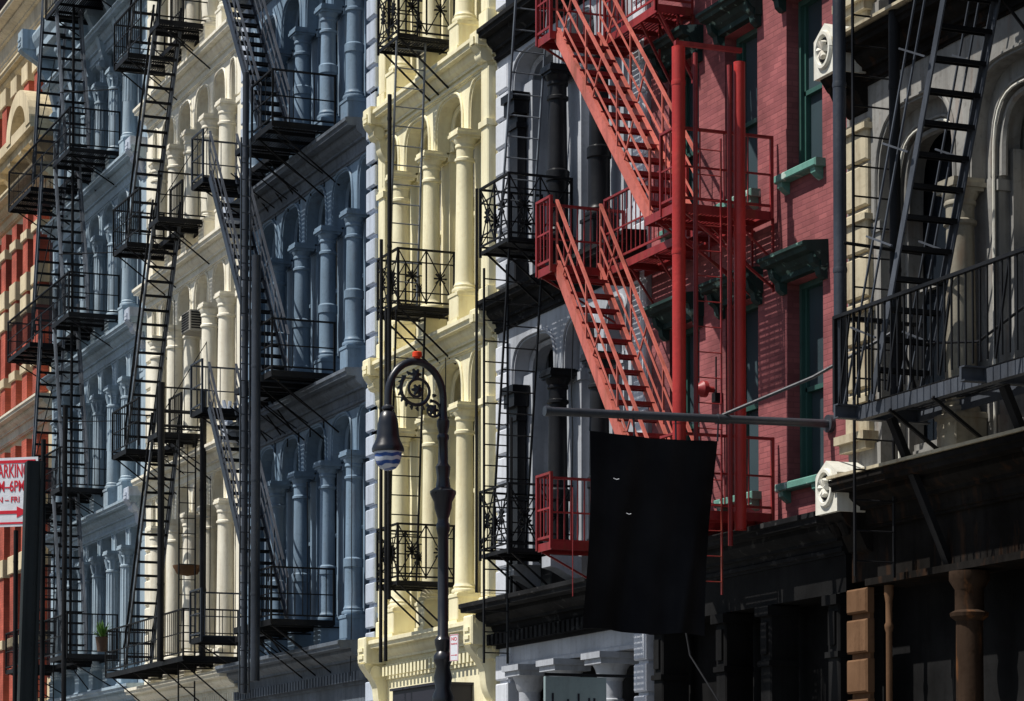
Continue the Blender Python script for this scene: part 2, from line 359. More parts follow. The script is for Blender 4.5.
def castiron(name, label, x0, x1, storeys, supports, mw, mcol, style, mcap=None, mcorn=None, mpier=None, corn=(0.34, 0.46), dent=True, base_corn=None, mwin=None, cend=0.02, r=0.15, pw=0.2, blinds=0.3):
    """storeys: (z_ledge_below, z_cap, z_arch, z_ledge_above); supports: x of columns"""
    t = thing(name, label, 'building', ((x0 + x1) / 2, 0, 0))
    mcap = mcap or mcol; mcorn = mcorn or mw; mpier = mpier or mw; mwin = mwin or mpier
    bd = MB(); ztop = storeys[-1][3]
    bd.box(x0 + 0.02, x1 - 0.02, 0.62, 11, 0, ztop - 0.1); part('wall', bd, M['body'], t)
    cache = {}
    for xa, xb in ((x0 + 0.01, supports[0] - 0.05), (supports[-1] + 0.05, x1 - 0.01)):
        if xb - xa > 0.03:
            ew = MB(); ew.box(xa, xb, -0.055, 0.61, storeys[0][0] - 0.45, ztop - 0.1); part('end_pier', ew, mw, t)
    for z0, zc, za, z1 in storeys:
        H = round(zc - z0, 2)
        if H not in cache: cache[H] = (column_mesh('column', H, mcol, style, r), capital_mesh('capital', H, mcap, style, r))
        ops = [(a + 0.19, b - 0.19) for a, b in zip(supports[:-1], supports[1:])]
        ops[0] = (supports[0] + 0.2, ops[0][1]); ops[-1] = (ops[-1][0], supports[-1] - 0.2)
        arcade(t, x0 + 0.01, x1 - 0.01, ops, zc, za, z1 - 0.05, mw)
        for i, x in enumerate(supports):
            pr = MB(); end = i in (0, len(supports) - 1)
            hw = 0.2 if end else pw
            pr.box(x - hw, x + hw, 0.16 if not end else -0.03, 0.44, z0, zc + 0.02)
            pr.box(x - hw - 0.07, x + hw + 0.07, 0.3, 0.5, z0, zc + 0.3)
            pr.box(x - hw - 0.03, x + hw + 0.03, (0.13 if not end else -0.06), 0.46, zc - 0.16, zc - 0.04)
            pr.box(x - hw - 0.03, x + hw + 0.03, (0.13 if not end else -0.06), 0.46, z0 + 0.02, z0 + 0.45)
            part('pier', pr, mpier, t)
            if not end:
                c = place('column', cache[H][0], t, (x, -0.09, z0 + 0.01))
                link('capital', cache[H][1], c, (0, 0, 0))
        for a, b in zip(supports[:-1], supports[1:]):
            bay_window(t, a + 0.13, b - 0.13, z0 + 0.1, za + 0.0, mwin, M['glass'], blind=random.random() < blinds)
            pn = MB(); pn.box(a + 0.2, b - 0.2, 0.36, 0.5, z0, z0 + 0.42); pn.box(a + 0.3, b - 0.3, 0.33, 0.37, z0 + 0.1, z0 + 0.34)
            part('panel', pn, mpier, t)
    for i, (z0, zc, za, z1) in enumerate(storeys):
        cornice(t, x0 + 0.02, x1 - cend, z1, corn[0], corn[1], mcorn, False)
    if base_corn:
        p, h, mm = base_corn
        cornice(t, x0 + 0.02, x1 - cend, storeys[0][0], p, h, mm, True)
        fr = MB(); fr.box(x0 + 0.05, x1 - 0.05, -0.05, 0.5, storeys[0][0] - h - 0.95, storeys[0][0] - h + 0.02)
        fr.box(x0 + 0.05, x1 - 0.05, -0.1, 0.5, storeys[0][0] - h - 1.04, storeys[0][0] - h - 0.95)
        part('signband', fr, mm, t)
    return t

def ground_floor(t, x0, x1, ztop, supports, mcol, style='plain', mback=None):
    H = ztop; cm = column_mesh('column', H, mcol, style); cp = capital_mesh('capital', H, mcol, style)
    for x in supports:
        c = place('column', cm, t, (x, -0.02, 0.15)); link('capital', cp, c, (0, 0, 0))
    b = MB(); b.box(x0 + 0.05, x1 - 0.05, 0.5, 0.6, 0, ztop + 0.3)
    for a in supports: b.box(a - 0.12, a + 0.12, 0.3, 0.5, 0, ztop)
    part('shopfront', b, mback or M['shop'], t)

# ------------------------------------------------------------------ fire escape pieces
def landing(t, x0, x1, y0, y1, z, m, pitch=0.05, brackets=(), drop=0.75, fascia=0.1, slat=0.038):
    mb = MB()
    mb.box(x0, x1, y0, y0 + 0.012, z - fascia, z + 0.01); mb.box(x0, x1, y1 - 0.012, y1, z - fascia, z + 0.01)
    mb.box(x0, x0 + 0.012, y0 + 0.013, y1 - 0.013, z - fascia, z + 0.01); mb.box(x1 - 0.012, x1, y0 + 0.013, y1 - 0.013, z - fascia, z + 0.01)
    n = max(2, int((x1 - x0) / 0.7) + 1)
    for i in range(1, n):
        x = x0 + (x1 - x0) * i / n; mb.box(x - 0.006, x + 0.006, y0 + 0.013, y1 - 0.013, z - fascia * 0.8, z - 0.012)
    l = part('landing', mb, m, t)
    g = MB(); n = int((y1 - y0) / pitch)
    for i in range(1, n):
        y = y0 + (y1 - y0) * i / n; g.box(x0 + 0.014, x1 - 0.014, y - slat / 2, y + slat / 2, z - 0.006, z + 0.004)
    part('grating', g, m, l)
    for x in brackets:
        b = MB(); b.bar((x, y0 + 0.06, z - fascia - 0.015), (x, 0.02, z - fascia - drop), 0.026, 0.026)
        b.bar((x, y0 + 0.02, z - fascia - 0.012), (x, 0.05, z - fascia - 0.012), 0.03, 0.03)
        part('bracket', b, m, t)
    return l

def railing(t, pts, z, h, m, style='plain', sp=0.13, thick=1.0):
    mb = MB(); k = thick
    for si, ((xa, ya), (xb, yb)) in enumerate(zip(pts[:-1], pts[1:])):
        L = math.hypot(xb - xa, yb - ya); P = lambda f, zz: (xa + (xb - xa) * f, ya + (yb - ya) * f, zz)
        mb.bar(P(0, z + h + 0.002 * si), P(1, z + h + 0.002 * si), 0.045 * k, 0.03 * k)
        if style == 'plain': mb.bar(P(0, z + h * 0.5), P(1, z + h * 0.5), 0.018 * k, 0.022 * k)
        if style != 'braced': mb.bar(P(0, z + 0.08), P(1, z + 0.08), 0.018 * k, 0.03 * k)
        for f in ((0, 1) if si == 0 else (1,)): mb.bar(P(f, z - 0.08), P(f, z + h + 0.02), 0.035 * k, 0.037 * k)
        if style == 'stars':
            mb.bar(P(0, z + h * 0.78), P(1, z + h * 0.78), 0.016, 0.02); mb.bar(P(0, z + h * 0.25), P(1, z + h * 0.25), 0.016, 0.02)
            n = max(1, round(L / 0.6))
            for i in range(n):
                a, b = i / n, (i + 1) / n; c = (a + b) / 2
                mb.bar(P(a, z + 0.08), P(b, z + h), 0.016, 0.016); mb.bar(P(b, z + 0.08), P(a, z + h), 0.016, 0.016)
                mb.bar(P(b, z + 0.05), P(b, z + h), 0.024, 0.024)
                for q in range(4):
                    an = math.pi * q / 4; r = 0.085; df = r * math.cos(an) / L; dz = r * math.sin(an)
                    mb.bar(P(c - df, z + h * 0.52 - dz), P(c + df, z + h * 0.52 + dz), 0.022, 0.022)
                for q in range(8):
                    an = math.pi * q / 4; mb.bar(P(c + 0.06 * math.cos(an) / L, z + h * 0.52 + 0.06 * math.sin(an)), P(c + 0.11 * math.cos(an) / L, z + h * 0.52 + 0.11 * math.sin(an)), 0.03, 0.025)
                for q in (0.5,):
                    f = a + (b - a) * q; mb.bar(P(f, z + h * 0.1), P(f, z + h * 0.78), 0.013, 0.013)
        else:
            n = max(1, int(L / sp))
            for i in range(1, n): mb.bar(P(i / n, z + (0.08 if style == 'plain' else 0.0)), P(i / n, z + h), 0.014 * k, 0.014 * k)
            if style == 'braced':
                n2 = max(1, round(L / 1.15))
                for i in range(n2 + 1): mb.bar(P(min(1, i / n2 + 0.012), z - 0.02), P(min(1, (i + 0.32) / n2), z + h), 0.022, 0.022)
    return part('railing', mb, m, t)

def stair(t, xt, zt, xb, zb, y0, y1, m, mt=None, mrail=None, pitch=0.24, rail=0.85, sw=0.17, rails=True, mid=2, tw=0.15):
    """flight from (xt, zt) down to (xb, zb) between stringers at y0 and y1"""
    mt = mt or m; mrail = mrail or m
    s = MB()
    for y in (y0, y1): s.bar((xt, y, zt - sw * 0.3), (xb, y, zb), 0.02, sw)
    for y, d in ((y0, 0.025), (y1, -0.025)):
        off = sw / 2 / max(0.2, abs(xb - xt) / math.hypot(xb - xt, zb - zt))
        s.bar((xt, y + d, zt - sw * 0.3 + off * 0.9), (xb, y + d, zb + off * 0.9), 0.05, 0.014)
    so = part('stair', s, m, t)
    n = max(2, int((zt - zb) / pitch)); dx = (xb - xt) / n
    tm = MB(); w = tw
    tm.box(-w / 2, w / 2, y0 + 0.012, y1 - 0.012, -0.012, 0.012); tm.box(-w / 2, -w / 2 + 0.012, y0 + 0.013, y1 - 0.013, -0.04, -0.0125)
    tm.box(w / 2 - 0.012, w / 2, y0 + 0.013, y1 - 0.013, -0.04, -0.0125)
    me = tm.mesh('tread', mt); b = t['base']
    for i in range(1, n):
        o = link('tread', me, so, (xt + dx * i, 0, zt + (zb - zt) * i / n + 0.02))
    if rails:
        for y in (y0, y1):
            h = MB()
            A = Vector((xt, y, zt)); B = Vector((xb, y, zb)); up = Vector((0, 0, rail))
            h.bar(A + up, B + up, 0.045, 0.025)
            for q in range(mid):
                u2 = Vector((0, 0, rail * (0.32 + 0.34 * q))); h.bar(A + u2, B + u2, 0.02, 0.02)
            k = max(2, round((B - A).length / 1.5))
            for i in range(k + 1):
                p = A.lerp(B, i / k); h.bar(p, p + up, 0.024, 0.024)
                if i < k and mid > 1:
                    q = A.lerp(B, (i + 0.5) / k); h.bar(q + up * 0.95, A.lerp(B, (i + 0.22) / k) + up * 0.12, 0.02, 0.02)
            part('handrail', h, mrail, so)
    return so

def ladder(t, p0, p1, y0, y1, m, pitch=0.31, r=0.018, rr=0.011):
    """ladder from p0=(x,z) to p1=(x,z); rungs run in y"""
    s = MB()
    for y in (y0, y1): s.bar((p0[0], y, p0[1]), (p1[0], y, p1[1]), r * 2.2, r * 1.4)
    so = part('ladder', s, m, t)
    n = max(2, int(math.hypot(p1[0] - p0[0], p1[1] - p0[1]) / pitch))
    rg = MB(); rg.tube((0, y0, 0), (0, y1, 0), rr, 6); me = rg.mesh('rung', m)
    for i in range(n):
        f = (i + 0.5) / n; link('rung', me, so, (p0[0] + (p1[0] - p0[0]) * f, 0, p0[1] + (p1[1] - p0[1]) * f))
    return so

def post(t, x, y, z0, z1, r, m, name='guide_tube', cap=True):
    b = MB(); b.tube((x, y, z0), (x, y, z1), r, 14)
    z = z0 + 1.6
    while z < z1 - 0.3: b.lathe([(r + 0.004, z - 0.03), (r + 0.007, z), (r + 0.004, z + 0.03)], (x, y), 14); z += 2.1
    return part(name, b, m, t)

# ================================================================== THE SETTING
g = MB(); g.box(-900, 500, -700, 700, -0.3, -0.01); struct('ground', g, M['asphalt'])
g = MB(); g.box(-400, 60, -13.6, -3.75, -0.008, 0.0); struct('road', g, M['asphalt'])
g = MB(); g.box(-400, 60, -3.6, 0.6, -0.005, 0.14); struct('pavement', g, M['concrete'])
g = MB(); g.box(-400, 60, -18.2, -13.75, -0.005, 0.14); struct('pavement', g, M['concrete'])
g = MB(); g.box(-400, 60, -3.75, -3.602, -0.005, 0.15); struct('kerb', g, M['stone_pale'])
g = MB(); g.box(-400, 60, -13.748, -13.6, -0.005, 0.15); struct('kerb', g, M['stone_pale'])

# ================================================================== BUILDINGS
XO, XB, XC, XA, XY, XG, XR, XE = -70.7, -61.3, -53.7, -45.45, -39.85, -34.3, -28.7, -20.0

# ---- slate blue building
A_ST = [(5.22, 8.67, 9.42, 10.07), (10.07, 13.03, 13.9, 14.55), (14.55, 17.17, 18.0, 18.95)]
A_SUP = [-53.35, -52.65, -51.2, -49.7, -48.13, -46.65, -45.6]
bA = castiron('cast_iron_building', 'slate blue cast iron building with pale blue quoin strips, left of the yellow one',
              XC, XA, A_ST, A_SUP, M['blue'], M['blue'], 'ring', mcorn=M['blue_cornice'], corn=(0.5, 0.6), base_corn=(0.62, 0.58, M['blue_cornice']), cend=0.5)
sk = [(z - 0.55, z + 0.1) for z in (5.22, 10.07, 14.55)]
quoins(bA, -45.9, -45.46, 0.2, 18.9, 0.435, 0.075, M['blue_light'], -0.13, 0.3)
quoins(bA, -53.66, -53.2, 0.2, 18.9, 0.435, 0.075, M['blue_light'], -0.13, 0.3, skip=sk)
for z in (10.07, 14.55):
    # leafy iron ornament at the far end of each ledge
    mb = MB()
    for k in range(9):
        a = k * 0.7; r = 0.16 + 0.05 * math.sin(k * 2.1)
        mb.path([(-53.45, -0.42, z + 0.05), (-53.45 + 0.1 * math.sin(a * 2), -0.42 + r * math.cos(a), z + 0.3 + r * math.sin(a) + 0.1)], [0.06, 0.035], 6)
    mb.box(-53.6, -53.3, -0.52, -0.1, z - 0.3, z + 0.08, 0.03)
    part('ornament', mb, M['blue_light'], bA)
ground_floor(bA, XC, XA, 3.55, [-53.3, -50.8, -48.3, -45.9], M['blue'], 'plain')

# ---- butter yellow building
Y_ST = [(5.14, 8.72, 9.5, 10.01), (10.01, 13.15, 13.88, 14.42), (14.42, 17.4, 18.1, 18.7)]
Y_SUP = [-45.3, -44.2, -42.7, -41.17, -39.98]
bY = castiron('cast_iron_building', 'butter yellow cast iron building with round columns behind the lamp post',
              XA, XY, Y_ST, Y_SUP, M['yellow'], M['yellow'], 'plain', corn=(0.36, 0.46), base_corn=(0.42, 0.5, M['yellow']))
for z in (10.01, 14.42):
    console(bY, -40.22, -39.9, z - 0.02, 0.33, M['yellow'], 0.36); console(bY, -45.25, -44.9, z, 0.36, M['yellow'], 0.5)
console(bY, -40.25, -39.88, 5.14, 0.42, M['yellow'], 0.8); console(bY, -45.3, -44.9, 5.14, 0.42, M['yellow'], 0.8)
for z0, z1 in ((5.2, 9.5), (10.1, 13.9), (14.5, 18.2)):
    for xa, yp in ((-40.2, -0.2), (-45.38, -0.08)):
        p = MB(); p.box(xa, xa + 0.3, yp, 0.1, z0 + 0.3, z1, 0.02); p.box(xa - 0.03, xa + 0.33, yp - 0.03, 0.1, z1 - 0.95, z1 - 0.85)
        p.box(xa - 0.03, xa + 0.33, yp - 0.03, 0.1, z0, z0 + 0.3, 0.02)
        part('pilaster', p, M['yellow'], bY)
ground_floor(bY, XA, XY, 3.6, [-45.0, -42.7, -40.3], M['yellow'], 'plain')
aw = MB(); aw.box(-43.1, -40.9, -0.62, -0.08, 3.5, 4.16); aw.box(-43.14, -40.86, -0.66, -0.04, 4.16, 4.2)
solo('shop_fascia', aw, M['sign_dark'], 'black boxed shop fascia low on the yellow building', 'shop sign')

# ---- cream building
C_ST = [(5.16, 8.75, 9.45, 9.95), (9.95, 13.05, 13.8, 14.33), (14.33, 17.07, 17.85, 18.5), (18.5, 21.3, 22.0, 22.7)]
C_SUP = [-60.9, -60.15, -58.75, -57.4, -56.0, -54.75, -54.0]
bC = castiron('cast_iron_building', 'cream cast iron building with fluted columns, between the two blue buildings',
              XB, XC, C_ST, C_SUP, M['cream'], M['cream'], 'plain', r=0.18, corn=(0.42, 0.52), base_corn=(0.55, 0.5, M['cream']))
quoins(bC, -61.25, -60.75, 5.2, 22.4, 0.62, 0.06, M['cream'], -0.1, 0.3, skip=[(z - 0.6, z + 0.1) for z in (9.95, 14.33, 18.5)])
ground_floor(bC, XB, XC, 3.6, [-60.9, -58.6, -56.2, -54.0], M['cream'], 'plain')

# ---- powder blue building
B_ST = [(5.3, 8.6, 9.2, 9.6), (9.6, 12.56, 13.2, 13.74), (13.74, 16.45, 17.1, 17.7), (17.7, 20.22, 21.0, 21.45)]
B_SUP = [-70.3, -69.85, -68.5, -67.05, -65.6, -64.2, -62.85, -61.7]
bB = castiron('cast_iron_building', 'powder blue cast iron building with a deep bracketed roof cornice',
              XO, XB, B_ST, B_SUP, M['sky_blue'], M['sky_blue'], 'fluted', r=0.16, mcorn=M['sky_blue'], corn=(0.45, 0.58), base_corn=(0.5, 0.5, M['sky_blue']))
for z in (9.6, 13.74, 17.7):
    console(bB, -61.75, -61.35, z + 0.15, 0.42, M['blue_light'], 0.5)
# roof cornice on scrolled brackets
rc = MB(); rc.prism([(0.4, 22.75), (-0.76, 22.7), (-0.8, 22.6), (-0.76, 22.45), (-0.68, 22.3), (-0.68, 22.12), (-0.55, 22.08), (0.4, 22.08)], XO - 0.1, XB + 0.05)
rc.prism([(0.4, 22.08), (-0.2, 22.08), (-0.16, 21.85), (-0.1, 21.8), (-0.1, 21.46), (0.4, 21.46)], XO + 0.02, XB - 0.02)
part('roof_cornice', rc, M['sky_blue'], bB)
def scroll_bracket(x, ztop, depth, h, m, t, w=0.2):
    b = MB(); poly = []
    for i in range(15):
        u = i / 14.0; poly.append((-0.1 - depth * (1 - u) ** 1.3 * (0.9 + 0.18 * math.sin(u * 8)) - 0.05 * math.sin(u * math.pi), ztop - 0.05 - u * h))
    poly += [(0.05, ztop - 0.05 - h), (0.05, ztop - 0.05)]
    b.prism(poly, x - w / 2, x + w / 2)
    b.path([(x - w * 0.62, -0.1 - depth * 0.7, ztop - 0.24), (x + w * 0.62, -0.1 - depth * 0.7, ztop - 0.24)], 0.13, 12)
    b.path([(x - w * 0.6, -0.17, ztop - h + 0.02), (x + w * 0.6, -0.17, ztop - h + 0.02)], 0.1, 12)
    part('bracket', b, m, t)
for x in (-70.45, -68.5, -66.9, -65.3, -63.7, -61.7): scroll_bracket(x, 22.1, 0.5, 1.5, M['sky_blue'], bB, 0.26)
console(bB, -70.75, -70.3, 22.75, 1.0, M['sky_blue'], 0.9)
pl = MB(); pl.box(-70.68, -70.1, -0.12, 0.3, 5.3, 21.4, 0.02); part('pilaster', pl, M['sky_blue'], bB)
ground_floor(bB, XO, XB, 3.6, [-70.3, -67.5, -64.5, -61.7], M['sky_blue'], 'plain')

# ---- light grey building with black columns
G_ST = [(5.35, 8.65, 9.34, 10.12), (10.12, 13.2, 13.8, 14.43), (14.43, 17.4, 18.0, 18.7)]
G_SUP = [-39.35, -37.37, -35.86, -34.8]
bG = castiron('cast_iron_building', 'light grey cast iron building with glossy black columns and sooty cornices',
              XY, XG, G_ST, G_SUP, M['grey'], M['black_paint'], 'black', mcorn=M['black_cornice'], pw=0.3, mpier=M['grey'], corn=(0.42, 0.5))
skg = [(z - 0.55, z + 0.1) for z in (5.35, 10.12, 14.43)]
quoins(bG, -39.78, -39.3, 0.2, 18.6, 0.44, 0.05, M['white'], -0.12, 0.3, skip=skg)
quoins(bG, -34.7, -34.32, 0.2, 18.6, 0.44, 0.05, M['white'], -0.1, 0.3)
for z0, zc in ((5.35, 8.65), (10.12, 13.2), (14.43, 17.4)):
    # square black engaged pilaster beside the quoins
    b = MB(); b.box(-39.24, -38.92, -0.1, 0.03, z0, zc - 0.3); b.box(-39.27, -38.88, -0.16, 0.05, z0, z0 + 0.5, 0.02); b.box(-39.28, -38.86, -0.18, 0.06, zc - 0.3, zc)
    b.box(-39.31, -38.82, -0.22, 0.07, zc - 0.1, zc + 0.02); b.box(-39.26, -38.89, -0.13, 0.04, zc - 0.52, zc - 0.44)
    g_ = MB(); g_.box(-39.2, -38.75, 0.08, 0.5, z0, zc + 0.2); part('pier', g_, M['grey'], bG)
    part('pilaster', b, M['black_paint'], bG)
cornice(bG, XY + 0.02, XG - 0.5, 5.35, 0.72, 0.52, M['black_cornice'], True)
fr = MB(); fr.box(XY + 0.05, XG - 0.4, -0.04, 0.5, 4.4, 4.84); fr.box(XY + 0.05, XG - 0.4, -0.07, 0.5, 4.34, 4.4); part('signband', fr, M['grey'], bG)
# pale shelf bracket under the small balcony
for x in (-37.9, -36.5):
    sb = MB(); sb.prism([(-0.65, 5.78), (-0.65, 5.62), (-0.5, 5.58), (-0.12, 5.38), (0.0, 5.38), (0.0, 5.78)], x - 0.16, x + 0.16); part('console', sb, M['grey'], bG)
gm = MB(); H = 4.33
gcol = MB(); gcol.box(-0.24, 0.24, -0.24, 0.24, 0, 0.9, 0.02); gcol.lathe([(0.2, 0.9), (0.21, 0.96), (0.18, 1.02), (0.165, H - 0.75), (0.19, H - 0.72), (0.19, H - 0.68), (0.16, H - 0.66), (0.165, H - 0.4)], (0, 0), 22)
gcm = gcol.mesh('column', M['grey'])
gcap = MB(); gcap.lathe([(0.165, H - 0.42), (0.2, H - 0.36), (0.23, H - 0.25), (0.27, H - 0.18)], (0, 0), 22); gcap.box(-0.29, 0.29, -0.29, 0.29, H - 0.18, H - 0.1); gcap.box(-0.33, 0.33, -0.33, 0.33, H - 0.1, H - 0.012)
gcpm = gcap.mesh('capital', M['grey'])
for x in (-38.55, -37.2, -35.55):
    c = place('column', gcm, bG, (x, -0.05, 0.01)); link('capital', gcpm, c, (0, 0, 0))
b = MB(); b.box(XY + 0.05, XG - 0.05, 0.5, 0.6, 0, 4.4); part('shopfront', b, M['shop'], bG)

# ---- mauve red brick building
bR = thing('brick_building', 'mauve red brick building with dark green window hoods', 'building', ((XG + XR) / 2, 0, 0))
def brick_wall(t, x0, x1, z0, z1, ops, m, depth=0.3):
    xs = sorted({x0, x1} | {o[0] for o in ops} | {o[1] for o in ops}); zs = sorted({z0, z1} | {o[2] for o in ops} | {o[3] for o in ops})
    mb = MB()
    for xa, xb in zip(xs[:-1], xs[1:]):
        for za, zb in zip(zs[:-1], zs[1:]):
            xm, zm = (xa + xb) / 2, (za + zb) / 2
            if any(o[0] < xm < o[1] and o[2] < zm < o[3] for o in ops): continue
            mb.add([(xa, 0, za), (xb, 0, za), (xb, 0, zb), (xa, 0, zb)], [(0, 1, 2, 3)])
    for o in ops:
        a, b, c, d = o
        mb.add([(a, 0, c), (a, 0, d), (a, depth, d), (a, depth, c)], [(0, 1, 2, 3)]); mb.add([(b, 0, c), (b, 0, d), (b, depth, d), (b, depth, c)], [(3, 2, 1, 0)])
        mb.add([(a, 0, c), (b, 0, c), (b, depth, c), (a, depth, c)], [(3, 2, 1, 0)]); mb.add([(a, 0, d), (b, 0, d), (b, depth, d), (a, depth, d)], [(0, 1, 2, 3)])
    return part('wall', mb, m, t)
R_ops = []
for zs_, zh in ((6.1, 8.62), (9.98, 12.2), (13.9, 16.2)):
    for xa in (-33.72, -32.03, -30.32): R_ops.append((xa, xa + 0.92, zs_, zh))
brick_wall(bR, XG + 0.01, XR - 0.01, 5.4, 17.5, R_ops, M['brick'])
bd = MB(); bd.box(XG + 0.02, XR - 0.02, 0.55, 11, 0, 17.3); part('interior_block', bd, M['interior'], bR)
for a, b_, c, d in R_ops:
    w = MB(); y = 0.17
    w.box(a, a + 0.06, y, y + 0.14, c, d); w.box(b_ - 0.06, b_, y, y + 0.14, c, d)
    w.box(a + 0.06, b_ - 0.06, y, y + 0.14, d - 0.07, d); w.box(a + 0.06, b_ - 0.06, y, y + 0.14, c, c + 0.07)
    zm = c + (d - c) * 0.47
    w.box(a + 0.06, b_ - 0.06, y + 0.05, y + 0.12, zm - 0.03, zm + 0.03)
    w.box(a + 0.06, a + 0.1, y + 0.05, y + 0.12, c + 0.07, d - 0.07); w.box(b_ - 0.1, b_ - 0.06, y + 0.05, y + 0.12, c + 0.07, d - 0.07)
    f = part('window', w, M['teal_frame'], bR)
    p = MB(); p.box(a + 0.1, b_ - 0.1, y + 0.09, y + 0.1, zm + 0.02, d - 0.05); p.box(a + 0.1, b_ - 0.1, y + 0.12, y + 0.13, c + 0.05, zm - 0.02)
    part('pane', p, M['glass_teal'], f)
    s = MB(); s.box(a - 0.08, b_ + 0.08, -0.15, 0.16, c - 0.1, c - 0.0, 0.015)
    for q in (a - 0.04, b_ - 0.1): s.prism([(-0.12, c - 0.1), (-0.11, c - 0.16), (-0.05, c - 0.21), (0.0, c - 0.24), (0.0, c - 0.1)], q, q + 0.12)
    part('sill', s, M['teal_sill'], f)
    hd = MB(); e = 0.14
    hd.prism([(0.05, d + 0.36), (-0.34, d + 0.31), (-0.36, d + 0.3), (-0.36, d + 0.26), (-0.32, d + 0.245), (-0.3, d + 0.2), (-0.2, d + 0.18), (-0.16, d + 0.12), (-0.1, d + 0.08), (-0.1, d + 0.01), (0.05, d + 0.01)], a - e, b_ + e)
    for q in (a - 0.12, b_ - 0.0): hd.prism([(-0.22, d + 0.17), (-0.19, d + 0.06), (-0.12, d + 0.01), (-0.1, d - 0.08), (-0.04, d - 0.13), (0.0, d - 0.13), (0.0, d + 0.17)], q, q + 0.12)
    part('window_hood', hd, M['teal'], f)
cornice(bR, XG + 0.05, XR - 0.05, 5.57, 0.5, 0.5, M['black_cornice'], False)
fr = MB(); fr.box(XG + 0.05, XR - 0.05, -0.06, 0.5, 4.62, 5.08); part('signband', fr, M['shop'], bR)
for x in (-33.9, -32.0, -30.75, -29.0):
    b = MB(); b.box(x - 0.14, x + 0.14, -0.1, 0.3, 0, 4.62, 0.02); b.box(x - 0.18, x + 0.18, -0.16, 0.3, 4.48, 4.6); b.box(x - 0.16, x + 0.16, -0.13, 0.3, 3.85, 3.92)
    b.box(x - 0.08, x + 0.08, -0.13, -0.09, 4.0, 4.4)
    part('pilaster', b, M['shop'], bR)
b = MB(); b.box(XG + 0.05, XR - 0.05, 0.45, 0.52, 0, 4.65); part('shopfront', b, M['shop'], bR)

# ---- grimy right hand building
E_ST = [(5.86, 8.95, 10.12, 11.06), (11.06, 14.1, 15.2, 15.9)]
E_SUP = [-28.15, -26.1, -24.0, -21.9, -20.1]
bE = castiron('cast_iron_building', 'grimy grey cast iron building with peeling cream quoins and rusty ledges, nearest the camera',
              XR, XE, E_ST, E_SUP, M['old'], M['old_column'], 'plain', r=0.17, pw=0.4, mcorn=M['old_dark'], corn=(0.45, 0.5))
quoins(bE, -28.66, -28.12, 5.9, 15.8, 0.54, 0.05, M['old_cream'], -0.12, 0.3, skip=[(5.0, 6.0), (10.5, 11.2)])
for z0, z1 in ((5.9, 10.1), (11.1, 15.3)):   # projecting bands between the quoin blocks and the caps of the corner pier
    z = z0 + 0.9
    while z < z1: b = MB(); b.box(-28.69, -28.08, -0.17, 0.1, z, z + 0.07); part('string_course', b, M['old_cream'], bE); z += 1.08
    b = MB(); b.box(-28.72, -28.02, -0.24, 0.1, z0 + 0.45, z0 + 0.55); b.box(-28.69, -28.06, -0.18, 0.1, z0 + 0.35, z0 + 0.45)
    part('string_course', b, M['old_cream'], bE)
for z0, zc, za in ((5.86, 8.95, 10.12), (11.06, 14.1, 15.2)):
    ops2 = [(a + 0.38, b_ - 0.34) for a, b_ in zip(E_SUP[:-1], E_SUP[1:])]    # second, lower order of arch inside the first
    arcade(bE, XR + 0.1, XE - 0.1, ops2, zc, za - 0.26, za + 0.2, M['old'], 0.13, 0.44)
    for xa, xb in ops2:
        mb = MB(); c = arch_curve(xa, xb, zc, za - 0.26)
        mb.path([(xa, 0.105, z0 + 0.1)] + [(x, 0.105, z) for x, z in c] + [(xb, 0.105, z0 + 0.1)], 0.017, 6)
        part('arch_moulding', mb, M['white_chipped'], bE)
    for a in E_SUP[1:-1]:
        mb = MB(); mb.box(a - 0.35, a + 0.37, 0.12, 0.155, z0 + 0.4, zc); part('jamb_panel', mb, M['old'], bE)
for z in (11.06, 5.86):
    e = MB(); x0, x1 = -28.66, -28.14
    poly = [(x0, z - 0.36), (x0, z + 0.1), ((x0 + x1) / 2, z + 0.26), (x1, z + 0.1), (x1, z - 0.36)]
    e.prismy(poly, -0.52, 0.1)
    lo_ = MB(); lo_.prism([(-0.46, z - 0.36), (-0.36, z - 0.5), (-0.2, z - 0.58), (-0.1, z - 0.78), (0.05, z - 0.85), (0.05, z - 0.36)], x0 + 0.04, x1 - 0.04)
    for k in (0.16, 0.36): lo_.path([(x0 + k, -0.36, z - 0.46), (x0 + k, -0.3, z - 0.62)], [0.07, 0.05], 8)
    cx_ = (x0 + x1) / 2
    ring = [(cx_ + 0.17 * math.cos(q * math.pi / 10), -0.53, z - 0.06 + 0.2 * math.sin(q * math.pi / 10)) for q in range(21)]
    e.path(ring, 0.035, 6)
    for q in range(6):
        an = q * math.pi / 3; e.path([(cx_, -0.53, z - 0.06), (cx_ + 0.09 * math.cos(an), -0.55, z - 0.06 + 0.11 * math.sin(an))], [0.03, 0.045], 6)
    part('console', e, M['white_chipped'], bE); part('bracket', lo_, M['old_dark'], bE)
    h = MB(); h.lathe([(0.15, -0.003), (0.15, 0.003)], (0, 0), 20)
    me = h.mesh('rosette_recess', M['interior']); me.transform(__import__('mathutils').Matrix.Rotation(math.pi / 2, 4, 'X'))
    place('rosette_recess', me, bE, (cx_, -0.522, z - 0.06))
cornice(bE, XR + 0.5, XE - 0.02, 5.86, 0.6, 0.55, M['old_dark'], False)
for yy, zz in ((-0.63, 5.865), (-0.53, 11.07)): rl = MB(); rl.box(XR + 0.5, XE - 0.02, yy, -0.2, zz, zz + 0.035); part('ledge_flashing', rl, M['old_cream'], bE)
